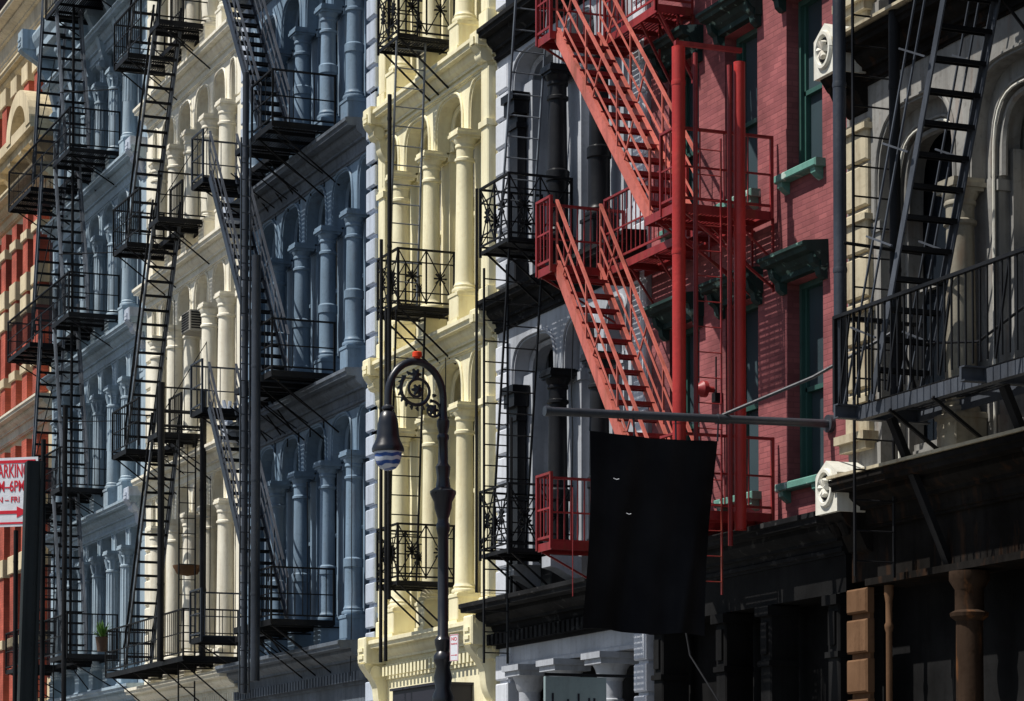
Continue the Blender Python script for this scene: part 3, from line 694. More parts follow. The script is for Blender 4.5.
fr = MB(); fr.box(XR + 0.02, XE - 0.02, -0.02, 0.5, 4.72, 5.31); fr.box(XR + 0.5, XE - 0.02, -0.12, 0.5, 4.64, 4.72); part('signband', fr, M['old_dark'], bE)
quoins(bE, -28.62, -28.14, 0.1, 4.62, 0.47, 0.075, M['brown'], -0.14, -0.02)
H = 4.62
for x, m in ((-27.85, M['brown']), (-26.1, M['brown_dark']), (-24.0, M['brown_dark']), (-21.9, M['brown_dark'])):
    c = MB(); r = 0.04 if m is M['brown'] else 0.16
    c.box(x - r - 0.06, x + r + 0.06, -0.06 - r, 0.06 + r, 0, 0.6, 0.02); c.lathe([(r + 0.03, 0.6), (r, 0.7), (r * 0.93, H - 0.55), (r * 1.3, H - 0.5), (r * 1.35, H - 0.46), (r, H - 0.43), (r, H - 0.2), (r * 1.4, H - 0.1), (r * 1.4, H)], (x, 0.0), 20)
    part('column', c, m, bE)
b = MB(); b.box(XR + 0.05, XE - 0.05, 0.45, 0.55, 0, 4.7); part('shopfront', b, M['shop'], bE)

for pts in ([(-33.2, -0.1, 4.9), (-32.6, -0.25, 4.1), (-31.6, -0.3, 3.4), (-30.6, -0.15, 3.2)],):
    b = MB(); b.path(pts, 0.012, 5); part('cable', b, M['iron'], bR)
for bb, x, z0, z1, y in ((bA, -46.15, 4.6, 9.2, -0.3), (bA, -48.9, 5.6, 8.4, -0.22), (bY, -41.95, 5.3, 9.6, -0.12), (bC, -55.3, 5.3, 9.3, -0.26), (bG, -36.7, 5.6, 9.6, -0.14), (bC, -58.0, 9.0, 13.5, -0.3)):
    b = MB(); b.path([(x, y, z0 + (z1 - z0) * i / 6) if i % 2 else (x + random.uniform(-0.05, 0.05), y, z0 + (z1 - z0) * i / 6) for i in range(7)], 0.009, 5); part('cable', b, M['iron'], bb)
# ---- red orange brick and sandstone building at the far left
bO = thing('brick_building', 'bright red brick and tan sandstone building with an arched pediment, at the far left', 'building', (-76, 0, 0))
w = MB(); w.box(-84, XO - 0.02, 0.0, 11, 0, 24.2); part('wall', w, M['stone'], bO)
for x in (-83.0, -81.6, -80.2, -78.8, -77.4, -76.0, -74.6, -73.2, -71.9):
    bp = MB()
    for z0, z1 in ((0.2, 12.5), (13.6, 18.6), (20.2, 22.4)): bp = MB(); bp.box(x - 0.3, x + 0.3, -0.3, 0.1, z0, z1); part('brick_pier', bp, M['brick_orange'], bO)
    for z in (2.2, 5.2, 7.0, 9.0, 10.6, 14.3, 15.9, 16.5, 17.9, 20.3, 22.2): st = MB(); st.box(x - 0.36, x + 0.36, -0.36, 0.1, z, z + (0.26 if int(z * 10) % 3 else 0.5), 0.02); part('stone_band', st, M['stone'], bO)
    for z0, z1 in ((14.4, 18.3), (6, 11.5), (20.4, 22)): wn = MB(); wn.box(x + 0.42, x + 0.95, -0.02, 0.05, z0, z1); part('window', wn, M['glass'], bO)
for z, p, h, m in ((24.5, 0.75, 0.85, M['stone_pale']), (23.2, 0.42, 0.7, M['stone']), (19.5, 0.62, 0.55, M['stone']), (13.4, 0.55, 0.6, M['stone_pale'])):
    cornice(bO, -84, XO - 0.05, z, p, h, m, False)
for x in (-82.0, -79.4, -76.8, -75.5, -74.1, -72.7, -71.4): scroll_bracket(x, 20.42, 0.5, 0.85, M['stone'], bO, 0.26)
pd = MB()
def arch_band(xc, zc, r0, r1, y0, y1):
    n = 16; pts = [math.pi * i / n for i in range(n + 1)]
    poly = [(xc + r1 * math.cos(a), zc + r1 * 0.8 * math.sin(a)) for a in pts] + [(xc + r0 * math.cos(a), zc + r0 * 0.8 * math.sin(a)) for a in reversed(pts)]
    for i in range(n):
        q = [poly[i], poly[i + 1], poly[2 * n - i], poly[2 * n + 1 - i]]
        pd.prismy(q, y0, y1)
arch_band(-72.2, 20.5, 0.95, 1.45, -0.75, 0.05); arch_band(-72.2, 20.5, 0.5, 0.95, -0.45, 0.05); pd.box(-72.85, -71.75, -0.3, 0.05, 20.7, 21.2)
pd.box(-84, XO - 0.06, -0.72, 0.05, 20.4, 20.68); pd.box(-84, XO - 0.06, -0.55, 0.05, 20.2, 20.4)
part('arched_pediment', pd, M['stone'], bO)

# ---- distant building
dB = thing('distant_building', 'dark purple brown brick building far beyond the red brick and sandstone one', 'building', (-110, 0, 0))
w = MB(); w.box(-150, -92, -3, 15, 0, 45); part('wall', w, M['far'], dB)
for x in range(-148, -93, 4):
    for z in range(24, 44, 4):
        b = MB(); b.box(x, x + 1.4, -3.06, -2.9, z, z + 2.2); f = part('window', b, M['body'], dB)

# ================================================================== FIRE ESCAPES
FG = 'fire escapes bolted to the facades'
# ---- powder blue building
f1 = thing('fire_escape', 'black iron fire escape with steep ladders on the powder blue building', 'fire escape', (-67, 0, 0), FG)
L1 = (6.1, 10.15, 14.2, 18.13, 22.1)
for i, z in enumerate(L1[:4]):
    near = -63.75 if i != 1 else -64.6
    landing(f1, -70.6, -68.0, -1.3, -0.1, z, M['iron'], brackets=(-70.2, -68.6)); landing(f1, -67.98, -65.6, -0.62, -0.1, z, M['iron'], brackets=(-66.5,))
    landing(f1, -65.58, near, -1.3, -0.1, z, M['iron'], brackets=(-64.0 if i != 1 else -64.7,))
    railing(f1, [(-70.6, -0.1), (-70.6, -1.3), (near, -1.3), (near, -0.1)], z, 0.95, M['iron'], sp=0.11)
    zt = L1[i + 1]
    stair(f1, -65.75, zt, -64.6, z, -1.22, -0.62, M['iron_grey'], M['iron'], M['iron_grey'], pitch=0.27, sw=0.05, rail=0.6, mid=0, tw=0.05)
    stair(f1, -67.1, zt, -68.1, z, -1.22, -0.62, M['iron_grey'], M['iron'], M['iron_grey'], pitch=0.27, sw=0.05, rail=0.6, mid=0, tw=0.05)
for x, z1 in ((-66.2, 11.5), (-63.9, 12.0), (-69.3, 9.6), (-67.6, 8.6)): post(f1, x, -1.34, 3.0, z1, 0.06, M['iron'])
post(f1, -65.15, -0.9, 6.0, 22, 0.035, M['iron']); ladder(f1, (-66.9, 3.5), (-66.9, 10.1), -1.3, -0.9, M['iron'])
landing(f1, -66.4, -62.6, -1.3, -0.1, 22.0, M['iron'], brackets=(-66, -63.2)); railing(f1, [(-66.4, -1.3), (-62.6, -1.3), (-62.6, -0.1)], 22.0, 0.95, M['iron'], sp=0.17)

for z in L1[1:4]:
    for x in (-69.9, -68.4, -66.9, -65.4, -64.1):
        b = MB(); b.path([(x, -1.1, z - 0.08), (x + 0.05, -0.4, z - 0.5), (x, -0.07, z - 0.75), (x, -0.07, z - 0.95)], 0.013, 5); part('tie_rod', b, M['iron'], f1)
    b = MB(); b.bar((-67.6, -1.25, z + 0.95), (-65.6, -1.25, z + 2.6), 0.02); part('brace', b, M['iron'], f1)
    b = MB(); b.bar((-64.9, -1.28, z + 1.6), (-63.9, -0.1, z + 1.55), 0.02); part('brace', b, M['iron'], f1)
# ---- cream building
f2 = thing('fire_escape', 'black iron fire escape with one long ladder stair per storey on the cream building', 'fire escape', (-57.5, 0, 0), FG)
L2 = (5.42, 10.25, 14.8, 18.98, 23.2)
for i, z in enumerate(L2[:4]):
    if i == 0:
        landing(f2, -60.2, -53.8, -1.25, -0.1, z, M['iron'], brackets=(-59.8, -57.8, -55.8, -54.1), drop=1.0)
        railing(f2, [(-60.2, -0.1), (-60.2, -1.25), (-53.8, -1.25), (-53.8, -0.1)], z, 0.95, M['iron'], sp=0.15)
    else:
        landing(f2, -59.7, -58.5, -1.25, -0.1, z, M['iron'], brackets=(-59.5, -58.6), drop=0.9); landing(f2, -58.48, -56.72, -0.55, -0.1, z, M['iron'])
        landing(f2, -56.7, -55.85, -1.25, -0.1, z, M['iron'], brackets=(-55.95,), drop=0.9)
        railing(f2, [(-59.7, -0.1), (-59.7, -1.25), (-57.4, -1.25)], z, 0.95, M['iron'], sp=0.17); railing(f2, [(-55.86, -1.25), (-55.86, -0.1)], z, 0.95, M['iron'], sp=0.28)
        railing(f2, [(-57.4, -0.58), (-56.42, -0.58)], z, 0.95, M['iron'], sp=0.12)
    stair(f2, -56.5, L2[i + 1], -58.75, z, -1.2, -0.6, M['iron_grey'], M['iron'], M['iron'], pitch=0.27, sw=0.05, rail=0.5, mid=0, tw=0.05)
post(f2, -55.3, -1.32, 5.4, 11.2, 0.07, M['iron']); post(f2, -55.3, -0.42, 5.3, 11.1, 0.07, M['iron'])
for z in L2[1:4]:
    for x in (-58.9, -57.7, -56.3):
        b = MB(); b.path([(x, -0.9, z - 0.08), (x, -0.4, z - 0.45), (x, -0.07, z - 0.65), (x, -0.07, z - 0.9)], 0.014, 5); part('tie_rod', b, M['iron'], f2)
    b = MB(); b.bar((-55.87, -1.2, z + 0.3), (-55.87, -0.05, z + 2.2), 0.016); part('brace', b, M['iron'], f2)
ladder(f2, (-55.6, 2.8), (-55.6, 10.2), -0.85, -0.5, M['iron'])
b = MB(); b.tube((-55.9, -1.25, 10.4), (-55.9, -0.05, 10.4), 0.03); b.tube((-55.3, -1.32, 10.6), (-55.3, -0.42, 10.6), 0.03); part('cross_bar', b, M['iron'], f2)

# ---- slate blue building
f3 = thing('fire_escape', 'blue black iron fire escape with sloping stairs on the slate blue building', 'fire escape', (-50, 0, 0), FG)
L3 = (5.7, 10.24, 14.82, 19.3)
for i, z in enumerate(L3[:3]):
    landing(f3, -53.1, -52.3, -1.3, -0.1, z, M['iron'], brackets=(-52.7,)); landing(f3, -52.28, -50.1, -0.62, -0.1, z, M['iron'], brackets=(-51.8, -50.9, -50.2))
    landing(f3, -50.08, -47.7, -1.3, -0.1, z, M['iron'], brackets=(-49.5, -48.7, -47.8), drop=0.95)
    railing(f3, [(-53.1, -0.1), (-53.1, -1.3), (-52.3, -1.3)], z, 0.95, M['iron_blue'], sp=0.3)
    railing(f3, [(-49.0, -1.3), (-47.71, -1.3), (-47.71, -0.1)], z, 0.95, M['iron'], sp=0.34 if i else 0.14)
    stair(f3, -52.0, L3[i + 1], -48.6, z, -1.25, -0.7, M['iron_blue'], M['iron'], M['iron_steel'], pitch=0.235, sw=0.15, rail=0.85, mid=2, tw=0.14)
    # tie rods with hooked ends from the frieze to the landing
    for x in (-51.4, -50.6, -49.9, -49.2, -48.4):
        tr = MB(); tr.path([(x, -1.0, z - 0.1), (x, -0.35, z - 0.55), (x, -0.08, z - 0.72), (x, -0.08, z - 0.95)], 0.014, 5)
        part('tie_rod', tr, M['iron'], f3)
post(f3, -48.3, -1.42, 4.6, 12.45, 0.085, M['iron_blue']); post(f3, -48.9, -1.45, 4.4, 16.0, 0.06, M['iron_blue'])
ladder(f3, (-48.62, 4.4), (-48.62, 14.7), -1.62, -1.44, M['iron_blue'])

# ---- butter yellow building
f4 = thing('fire_escape', 'slender black ladder and three small starred balconies on the yellow building', 'fire escape', (-42.3, 0, 0), FG)
for z in (5.88, 10.38, 14.82):
    landing(f4, -42.8, -41.8, -1.0, -0.02, z, M['iron'], brackets=(-42.7, -42.3, -41.85), drop=0.85, fascia=0.045)
    railing(f4, [(-42.8, -0.02), (-42.8, -1.0), (-41.82, -1.0), (-41.82, -0.02)], z, 0.93, M['iron'], 'stars')
ladder(f4, (-42.35, 10.4), (-41.95, 14.8), -0.98, -0.48, M['iron_grey']); ladder(f4, (-42.35, 5.9), (-41.95, 10.35), -0.98, -0.48, M['iron']); ladder(f4, (-42.35, 14.85), (-41.95, 19), -0.98, -0.48, M['iron'])
post(f4, -42.55, -1.03, 4.6, 11.6, 0.03, M['iron']); post(f4, -42.1, -1.05, 5.6, 13.9, 0.035, M['iron']); post(f4, -42.25, -1.05, 4.6, 10.4, 0.03, M['iron'])

# ---- light grey building
f5 = thing('fire_escape', 'black ladder and two small starred balconies on the light grey building', 'fire escape', (-37.6, 0, 0), FG)
for z in (5.93, 10.5):
    landing(f5, -38.15, -37.0, -1.02, -0.02, z, M['iron'], brackets=(-38.0, -37.5, -37.05), drop=0.8, fascia=0.045)
    railing(f5, [(-38.15, -0.02), (-38.15, -1.02), (-37.02, -1.02), (-37.02, -0.02)], z, 0.95, M['iron'], 'stars')
ladder(f5, (-38.0, 10.5), (-37.1, 15.4), -0.78, -0.26, M['iron_grey']); ladder(f5, (-38.0, 5.95), (-37.3, 10.4), -0.9, -0.36, M['iron'])
ladder(f5, (-37.85, 4.3), (-37.85, 10.2), -1.08, -0.7, M['iron'])
b = MB(); b.path([(-37.9, -1.18, 11.4), (-37.9, -1.18, 5.35), (-37.9, -0.62, 5.35), (-37.9, -0.62, 8.0)], 0.022, 6); part('guide_rod', b, M['iron'], f5)

# ---- red
f6 = thing('fire_escape', 'bright red iron fire escape with sloping stairs and two thick red pipes', 'fire escape', (-32.5, 0, 0), FG)
zu, zm, zl = 12.81, 9.57, 5.75
for z, near in ((zu, -32.85), (zm, -30.58), (zl, -30.58)):
    landing(f6, -35.0, -34.5, -1.42, -0.1, z, M['red'], brackets=(-34.9,), drop=0.7)
    landing(f6, -34.48, (-31.5 if near > -32 else near), -0.6, -0.08, z, M['red'], brackets=(-33.8, -32.95), drop=0.8)
    if near > -32: landing(f6, -31.48, near, -1.42, -0.08, z, M['red'], brackets=((-31.2,) if z != zl else ()), drop=0.8)
    railing(f6, [(-34.52, -1.42), (-35.0, -1.42), (-35.0, -0.1)], z, 0.95, M['red'], sp=0.1, thick=1.15)
    if near > -32:
        railing(f6, [(near, -1.42), (near, -0.08)], z, 0.95, M['red'], sp=0.32, thick=1.1); railing(f6, [(-31.0, -1.42), (near, -1.42)], z, 0.95, M['red'], sp=0.12)
        railing(f6, [(-34.48, -0.62), (-31.9, -0.62)], z, 0.95, M['red'], sp=0.14)
    else:
        railing(f6, [(near, -0.6), (near, -0.08)], z, 0.95, M['red'], sp=0.2); railing(f6, [(-34.48, -0.62), (near, -0.62)], z, 0.95, M['red'], sp=0.14)
    for x in ((near - 0.03, near - 0.6) if z != zl else ()):
        hb = MB(); y0 = -1.3 if near > -32 else -0.55
        hb.bar((x, -0.05, z - 0.07), (x, -0.05, z - 1.0), 0.03); hb.bar((x, y0, z - 0.08), (x, -0.05, z - 0.95), 0.03); hb.bar((x, y0 * 0.5, z - 0.08), (x, -0.05, z - 0.6), 0.025)
        hb.bar((x, y0 * 0.5, z - 0.08), (x, y0 * 0.5, z - 0.55), 0.025)
        part('wall_bracket', hb, M['red'], f6)
for zt, zb in ((zu, zm), (zm, zl), (16.6, zu)):
    stair(f6, -34.5, zt, -31.5, zb, -1.34, -0.68, M['red_faded'], M['red'], M['red_faded'], pitch=0.235, sw=0.165, rail=0.9, mid=2)
post(f6, -30.33, -1.5, 5.2, 11.45, 0.085, M['red_pipe'], 'guide_tube'); post(f6, -30.33, -0.66, 5.5, 11.35, 0.075, M['red_pipe'], 'guide_tube')
post(f6, -30.33, -1.27, 5.3, 11.4, 0.03, M['red'], 'guide_rod'); post(f6, -30.33, -0.8, 5.3, 11.3, 0.03, M['red'], 'guide_rod')
b = MB(); b.box(-30.42, -30.36, -1.52, -0.6, 11.49, 11.545); part('cross_bar', b, M['red'], f6)
ladder(f6, (-30.45, 4.7), (-30.45, 10.4), -1.22, -0.86, M['red'], r=0.012, rr=0.008)
b = MB(); b.path([(-34.4, -1.15, 6.5), (-34.4, -1.15, 5.0)], 0.008, 5); part('chain', b, M['red'], f6)

# ---- right hand
f7 = thing('fire_escape', 'heavy black iron fire escape with a long railed landing on the grimy right hand building', 'fire escape', (-24, 0, 0), FG)
zl = 6.5
mb = MB(); mb.box(-26.9, -20.5, -0.98, -0.96, zl - 0.15, zl + 0.0); mb.box(-26.9, -20.5, -0.96, -0.88, zl - 0.15, zl - 0.14); mb.box(-26.9, -20.5, -0.2, -0.18, zl - 0.13, zl)
for x in (-26.9, -24.25, -21.6): mb.box(x - 0.02, x + 0.02, -1.24, -0.05, zl - 0.14, zl + 0.02); mb.box(x + 0.02, x + 0.08, -1.24, -0.05, zl - 0.14, zl - 0.125); mb.box(x + 0.02, x + 0.08, -1.24, -0.05, zl + 0.005, zl + 0.02)
l = part('landing', mb, M['iron_steel'], f7)
g = MB()
for i in range(11): y = -0.92 + i * 0.08; g.box(-26.9, -20.5, y - 0.022, y + 0.022, zl + 0.022, zl + 0.032)
part('grating', g, M['iron'], l)
railing(f7, [(-26.95, -0.05), (-26.95, -1.2), (-20.5, -1.2)], zl + 0.02, 0.98, M['iron'], 'braced', sp=0.135, thick=1.25)
for x in (-26.5, -24.2, -21.6):
    b = MB(); b.bar((x, -0.75, zl - 0.16), (x + 0.0, -0.02, zl - 1.75), 0.11, 0.07); part('bracket', b, M['iron'], f7)
for x in (-26.1, -25.2): b = MB(); b.bar((x, -1.0, zl - 0.14), (x, -0.02, zl - 0.8), 0.035); part('brace', b, M['iron'], f7)
stair(f7, -24.6, 11.2, -26.4, zl, -1.05, -0.4, M['iron_steel'], M['iron'], M['iron'], pitch=0.31, sw=0.095, rails=False, tw=0.1)
hr = MB()
for y, s in ((-1.12, 1), (-0.46, 1)):
    for off in (0.28, 0.5):
        hr.bar((-24.6 - off, y, 11.2), (-26.4 - off, y, zl), 0.02)
    for k in range(5):
        x, z = -24.6 - 1.8 * k / 5 - 0.1, 11.2 - (11.2 - zl) * (k + 0.3) / 5
        hr.bar((x - 0.05, y, z), (x - 0.38, y - 0.12, z + 0.16), 0.03, 0.02)
part('handrail', hr, M['iron_steel'], f7)
post(f7, -26.97, -1.12, 6.45, 16.5, 0.075, M['iron_blue']); post(f7, -26.95, -0.42, 6.5, 16.5, 0.065, M['iron'])
ladder(f7, (-27.3, 4.65), (-27.3, 13.0), -0.76, -0.25, M['iron'], pitch=0.335, r=0.016)
landing(f7, -25.0, -20.5, -1.2, -0.1, 11.55, M['iron'], brackets=(-24.8, -23), drop=1.2, fascia=0.14)
landing(f7, -26.9, -25.02, -0.5, -0.1, 11.55, M['iron'], brackets=(-26.5,), drop=1.0, fascia=0.14)
b = MB(); b.tube((-26.9, -1.12, 8.35), (-26.9, -0.05, 8.3), 0.02); b.path([(-26.6, -0.5, 7.2), (-25, -0.55, 6.95), (-23.5, -0.5, 7.35), (-21, -0.5, 7.2)], 0.016, 6); part('cable', b, M['iron'], f7)

# ================================================================== STREET THINGS
# ---- bishop's crook lamp post
lp = thing('street_lamp', 'black lamp post with a scrolled crook and a bell shaped lantern', 'street lamp', (-34.53, -3.0, 0.14))
X, Y = -34.53, -3.0
b = MB()
b.lathe([(0.3, 0.14), (0.3, 0.4), (0.24, 0.5), (0.2, 0.9), (0.22, 1.2), (0.15, 1.35), (0.12, 1.5), (0.105, 3.3), (0.13, 3.4), (0.17, 3.5), (0.17, 3.6), (0.12, 3.7), (0.15, 3.85), (0.11, 4.0),
         (0.15, 4.08), (0.15, 4.14), (0.1, 4.2), (0.13, 4.3), (0.135, 4.36), (0.085, 4.42), (0.085, 5.75), (0.095, 5.8), (0.11, 5.86), (0.11, 5.92), (0.09, 5.95), (0.09, 6.0), (0.14, 6.14), (0.145, 6.22), (0.21, 6.33), (0.21, 6.37), (0.12, 6.42), (0.1, 6.55), (0.12, 6.7), (0.08, 6.75),
         (0.075, 7.05), (0.095, 7.08), (0.095, 7.12), (0.07, 7.15), (0.1, 7.25), (0.105, 7.32), (0.07, 7.36), (0.065, 7.45)], (X, Y), 20)
b.v = [(X + (x - X) * 0.84, Y + (y - Y) * 0.84, z) for x, y, z in b.v]; part('post', b, M['lamp_black'], lp)
b = MB(); R_ = 0.395; cy_, cz_ = Y - R_, 7.62
pts = [(X, Y, 7.4)] + [(X, cy_ + R_ * math.cos(a), cz_ + 0.0 + R_ * 1.22 * math.sin(a)) for a in [math.pi * i / 20 for i in range(21)]] + [(X, Y - 2 * R_, 7.42)]
b.path(pts, 0.05, 12); part('crook', b, M['lamp_black'], lp)
b = MB()
def spiral(cy, cz, r0, r1, a0, turns, rad):
    n = 40; p = []
    for i in range(n + 1):
        t = i / n; a = a0 + turns * 2 * math.pi * t; r = r0 + (r1 - r0) * t
        p.append((X, cy + r * math.cos(a), cz + r * math.sin(a)))
    b.path(p, [rad * (1 - 0.45 * i / n) for i in range(n + 1)], 8)
spiral(cy_ + 0.02, 7.72, 0.245, 0.05, 2.4, 1.75, 0.027); spiral(Y - 0.15, 7.46, 0.125, 0.035, 1.9, -1.4, 0.021)
for y, z in ((cy_ + 0.02, 7.72), (cy_ + 0.0, 7.93), (Y - 0.15, 7.46)):
    for k in range(6): b.path([(X, y, z), (X, y + 0.08 * math.cos(k * 1.05), z + 0.08 * math.sin(k * 1.05))], [0.04, 0.015], 6)
for k in range(14):
    a = -0.3 + k * 0.33; b.path([(X, cy_ + 0.02 + 0.235 * math.cos(a + 2), 7.72 + 0.235 * math.sin(a + 2)), (X, cy_ + 0.02 + 0.285 * math.cos(a + 2.1), 7.72 + 0.285 * math.sin(a + 2.1))], [0.03, 0.01], 5)
part('scroll', b, M['lamp_black'], lp)
yl = Y - 2 * R_
b = MB(); b.lathe([(0.05, 7.5), (0.1, 7.46), (0.1, 7.43), (0.07, 7.41), (0.115, 7.38), (0.15, 7.3), (0.165, 7.22), (0.18, 7.05), (0.2, 6.98), (0.245, 6.9), (0.26, 6.86), (0.255, 6.82), (0.22, 6.815)], (X, yl), 28); b.v = [(X + (x - X) * 0.84, yl + (y - yl) * 0.84, 7.5 - (7.5 - z) * 0.94) for x, y, z in b.v]; hd = part('lantern', b, M['lamp_black'], lp)
b = MB(); b.lathe([(0.225, 6.82), (0.215, 6.74), (0.185, 6.65), (0.13, 6.585), (0.06, 6.555), (0.01, 6.55)], (X, yl), 28); b.v = [(X + (x - X) * 0.84, yl + (y - yl) * 0.84, 7.5 - (7.5 - z) * 0.94) for x, y, z in b.v]; part('globe', b, M['lamp_globe'], hd)
b = MB(); b.lathe([(0.045, 8.14), (0.045, 8.16), (0.066, 8.165), (0.066, 8.225), (0.055, 8.235)], (X, cy_ + 0.02), 16); part('photocell', b, M['orange_red'], lp)

def text_mesh(s, size, m, name):
    cu = bpy.data.curves.new(name, 'FONT'); cu.body = s; cu.size = size; cu.align_x = 'CENTER'; cu.align_y = 'CENTER'; cu.extrude = 0.0006; cu.offset = size * 0.012
    o = bpy.data.objects.new(name, cu); COL.objects.link(o); dg = bpy.context.evaluated_depsgraph_get(); dg.update()
    me = bpy.data.meshes.new_from_object(o.evaluated_get(dg)); COL.objects.unlink(o); bpy.data.objects.remove(o)
    me.materials.clear(); me.materials.append(m); return me

def parking_sign(name, label, c, yaw, w, h, lines, arrow_z, parent_cat='sign'):
    t = thing(name, label, parent_cat, (0, 0, 0)); t['base'] = (0, 0, 0)
    t.location = c; t.rotation_euler = (0, 0, yaw)
    b = MB(); b.box(-w / 2, w / 2, 0, 0.004, -h / 2, h / 2); o = link('sign_plate', b.mesh('sign_plate', M['sign_white']), t, (0, 0, 0))
    fr = MB(); e = w * 0.035; k = w * 0.025
    fr.box(-w / 2 + e, w / 2 - e, -0.002, -0.0005, h / 2 - e - k * 1.6, h / 2 - e); fr.box(-w / 2 + e, w / 2 - e, -0.002, -0.0005, -h / 2 + e, -h / 2 + e + k)
    fr.box(-w / 2 + e, -w / 2 + e + k, -0.0021, -0.0005, -h / 2 + e, h / 2 - e); fr.box(w / 2 - e - k, w / 2 - e, -0.0021, -0.0005, -h / 2 + e, h / 2 - e)
    a = w * 0.05
    fr.box(-w * 0.36, w * 0.2, -0.002, -0.0005, arrow_z - a * 0.45, arrow_z + a * 0.45)
    fr.prismy([(w * 0.2, arrow_z - a * 1.5), (w * 0.2, arrow_z + a * 1.5), (w * 0.36, arrow_z)], -0.002, -0.0005)
    link('border', fr.mesh('border', M['sign_red']), o, (0, 0, 0))
    for s, size, z, m, xs in lines:
        me = text_mesh(s, size, m, 'lettering'); q = link('lettering', me, o, (0.02 if xs in (0.62,) else 0, -0.0015, z)); q.rotation_euler = (math.pi / 2, 0, 0); q.scale = (xs, 1, 1)
    return t
# plane faces +X / -Y (towards the camera); yaw turns the local -Y normal
ya = math.radians(62)
parking_sign('parking_sign', 'white no parking sign with red lettering on the near post', (-15.17, -13.02, 3.56), math.radians(52), 0.42, 0.385,
             [('NO PARKING', 0.104, 0.115, M['sign_red'], 0.50), ('8AM\u20136PM', 0.086, 0.03, M['sign_red'], 0.62), ('MON \u2013 FRI', 0.045, -0.043, M['sign_red'], 0.95)], -0.112)
parking_sign('parking_sign', 'small white no parking sign on the lamp post', (-34.27, -2.94, 4.24), math.radians(20), 0.17, 0.36,
             [('NO', 0.07, 0.115, M['sign_red'], 1), ('PARKING', 0.03, 0.05, M['sign_red'], 1)], -0.1)
b = MB()
px, py = -14.62, -12.97
b.box(px - 0.03, px + 0.03, py - 0.046, py + 0.046, 0.1, 3.665, 0.008); b.box(px + 0.03, px + 0.045, py - 0.046, py - 0.03, 0.1, 3.66); b.box(px + 0.03, px + 0.045, py + 0.03, py + 0.046, 0.1, 3.66)
for i in range(60): b.box(px + 0.0301, px + 0.033, py + 0.012, py + 0.022, 0.4 + i * 0.054, 0.42 + i * 0.054)
b.v = [(x, y + (z - 3.665) * 0.026, z) for x, y, z in b.v]
solo('sign_post', b, M['post'], 'dark square steel sign post at the left edge', 'post')

# ---- banner on its pole
bn = thing('banner', 'large plain black cloth banner hanging from a horizontal pole', 'banner', (-29.2, 0, 6.5))
XP = -29.2
b = MB(); b.path([(XP, -0.01, 6.70), (XP, -3.72, 6.63)], 0.05, 14)
b.path([(XP, -3.72, 6.63), (XP, -3.78, 6.63)], 0.062, 14); b.path([(XP, -0.06, 6.7), (XP, -0.0, 6.7)], 0.11, 14); b.path([(XP, -1.55, 6.67), (XP, -1.4, 6.67)], 0.06, 14); part('pole', b, M['pole_grey'], bn)
b = MB(); b.path([(XP, -1.47, 6.72), (-28.3, -0.74, 7.08), (-27.45, -0.08, 7.55)], 0.022, 8); part('stay_rod', b, M['pole_grey'], bn)
b = MB(); nu, nv = 60, 80
TL, TR, BL, BR = (-3.21, 6.43), (-1.55, 6.40), (-3.30, 4.12), (-1.70, 4.07)
def cloth(u, v):
    y = (TL[0] * (1 - u) + TR[0] * u) * (1 - v) + (BL[0] * (1 - u) + BR[0] * u) * v
    z = (TL[1] * (1 - u) + TR[1] * u) * (1 - v) + (BL[1] * (1 - u) + BR[1] * u) * v
    z -= 0.05 * math.sin(math.pi * u) * (1 - v) * 0.6
    z += 0.02 * math.sin(9 * u) * v
    x = XP + 0.07 * math.sin(u * 9 + v * 2.0) * (0.3 + 0.7 * v) + 0.035 * math.sin(u * 21 + 1 + v * 3) * (0.4 + v * 0.6) + 0.05 * math.sin(v * 4 + u * 3)
    x += 0.06 * math.exp(-((u - 0.75 - 0.25 * (1 - v)) / 0.06) ** 2) * v
    return (x, y, z)
vs = [cloth(i / nu, j / nv) for j in range(nv + 1) for i in range(nu + 1)]
b.add(vs, [(j * (nu + 1) + i, j * (nu + 1) + i + 1, (j + 1) * (nu + 1) + i + 1, (j + 1) * (nu + 1) + i) for j in range(nv) for i in range(nu)], True)
part('cloth', b, M['cloth'], bn)
b = MB()
for u in (0.0, 0.33, 0.66, 1.0):
    x, y, z = cloth(u, 0.0); b.path([(x, y, z + 0.0), (XP, y + 0.02, 6.69 + y * 0.01)], 0.012, 5)
part('cord', b, M['pole_grey'], bn)
b = MB()
for y, z, w in ((-2.94, 5.86, 0.035), (-2.78, 5.46, 0.03)):
    b.path([(XP + 0.16, y - w, z + 0.008), (XP + 0.165, y, z - 0.006), (XP + 0.16, y + w, z + 0.004)], 0.0045, 5)
part('wind_slit', b, M['sign_white'], bn)

# ---- blade sign cut by the bottom of the frame
bs = thing('blade_sign', 'grey teal projecting shop sign below the grey building', 'shop sign', (-35, -1, 3))
b = MB(); b.box(-34.96, -34.9, -1.35, -0.42, 2.6, 3.93, 0.01); pt = part('sign_board', b, M['blade'], bs)
b = MB()
for y, z in ((-1.25, 3.7), (-1.02, 3.62), (-0.86, 3.7), (-0.7, 3.64), (-0.62, 3.64)): b.box(-34.898, -34.893, y, y + 0.03, 2.9, z)
part('lettering', b, M['sign_dark'], pt)
b = MB(); b.bar((-34.93, -1.35, 3.96), (-34.93, 0.0, 3.96), 0.04); part('bracket', b, M['iron'], bs)

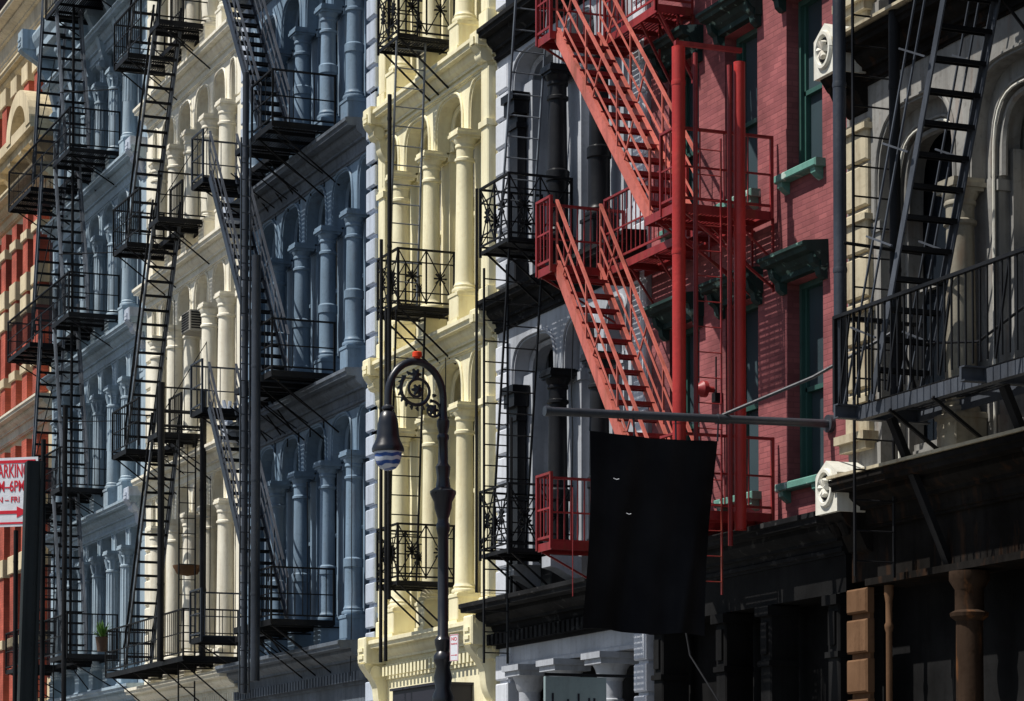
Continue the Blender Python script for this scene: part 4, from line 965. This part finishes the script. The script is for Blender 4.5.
# ---- window air conditioner, bell, plant, planter
ac = thing('air_conditioner', 'beige window air conditioner high in an arch of the cream building', 'air conditioner', (-57, 0, 12.9))
b = MB(); b.box(-57.05, -56.4, -0.42, 0.4, 12.55, 13.0, 0.02); o = part('casing', b, M['ac'], ac)
b = MB()
for i in range(7): b.box(-56.398, -56.39, -0.38, 0.3, 12.6 + i * 0.055, 12.63 + i * 0.055)
for i in range(7): b.box(-57.0, -56.45, -0.43, -0.421, 12.6 + i * 0.055, 12.63 + i * 0.055)
part('vent_slats', b, M['interior'], o)
bl = thing('alarm_bell', 'round red alarm bell on the mauve brick wall by the red ladder', 'alarm bell', (-32.4, 0, 7.6))
b = MB(); b.path([(-32.35, -0.02, 7.6), (-32.35, -0.1, 7.6), (-32.35, -0.13, 7.6), (-32.35, -0.19, 7.6), (-32.35, -0.26, 7.6)], [0.04, 0.04, 0.11, 0.11, 0.05], 20); part('gong', b, M['red'], bl)
b = MB(); b.box(-32.2, -32.1, -0.12, 0.0, 7.4, 7.52); b.tube((-32.15, -0.08, 7.5), (-32.15, -0.08, 8.0), 0.012); part('junction_box', b, M['iron'], bl)
pt = thing('potted_plant', 'small green potted plant on the lowest cream building balcony', 'plant', (-60, -1.1, 5.5))
b = MB(); b.lathe([(0.1, 5.9), (0.14, 6.2), (0.15, 6.22)], (-59.9, -1.42), 14); part('pot', b, M['clay'], pt)
b = MB()
for k in range(46):
    a = random.random() * 6.28; e = random.uniform(0.25, 1.4); l_ = random.uniform(0.2, 0.45)
    p = Vector((-59.9, -1.42, 6.2)); q = p + Vector((math.cos(a) * math.cos(e), math.sin(a) * math.cos(e), math.sin(e))) * l_
    s = Vector((-math.sin(a), math.cos(a), 0)) * 0.03; m_ = p.lerp(q, 0.55)
    b.add([p, m_ + s, q, m_ - s], [(0, 1, 2, 3)])
part('foliage', b, M['leaf'], pt)
pb = thing('hanging_basket', 'rust red basin hung between the cream columns over the lowest balcony', 'basket', (-56, -0.4, 7.3))
b = MB(); b.lathe([(0.02, 7.28), (0.22, 7.32), (0.3, 7.46), (0.31, 7.5)], (-56.2, -0.5), 18); part('basin', b, M['brown'], pb)
b = MB(); b.tube((-56.2, -0.5, 7.5), (-56.2, -0.5, 10.1), 0.01); part('chain', b, M['iron'], pb)

# ================================================================== LIGHT, SKY, CAMERA
SUN = Vector((-0.07, -0.53, 0.85)).normalized()
el = math.asin(SUN.z); az = math.atan2(SUN.x, SUN.y)
w = bpy.data.worlds.new('World'); sc.world = w; w.use_nodes = True
n = w.node_tree.nodes; bg = n['Background']
sky = n.new('ShaderNodeTexSky'); sky.sky_type = 'NISHITA'; sky.sun_disc = False; sky.sun_elevation = el; sky.sun_rotation = az
w.node_tree.links.new(sky.outputs[0], bg.inputs[0]); bg.inputs[1].default_value = 0.075
ld = bpy.data.lights.new('sun', 'SUN'); ld.energy = 5.5; ld.angle = math.radians(0.53); ld.color = (1, 0.955, 0.88)
lo = bpy.data.objects.new('sun', ld); COL.objects.link(lo); lo.rotation_euler = SUN.to_track_quat('Z', 'Y').to_euler(); lo.location = (-40, -20, 60)

cam = bpy.data.cameras.new('camera'); co = bpy.data.objects.new('camera', cam); COL.objects.link(co); sc.camera = co
yaw = math.radians(22.36156); pit = math.radians(2.0)
fw = Vector((-math.cos(yaw) * math.cos(pit), math.sin(yaw) * math.cos(pit), math.sin(pit)))
co.location = (0, -16.2, 1.6); co.rotation_euler = fw.to_track_quat('-Z', 'Y').to_euler()
cam.sensor_width = 36; cam.lens = 96.6797; cam.shift_y = 0.38913; cam.clip_end = 2000; cam.clip_start = 0.1
sc.view_settings.view_transform = 'Standard'; sc.view_settings.look = 'None'; sc.view_settings.exposure = 0; sc.view_settings.gamma = 1
for o in bpy.data.objects:
    if 'base' in o: del o['base']
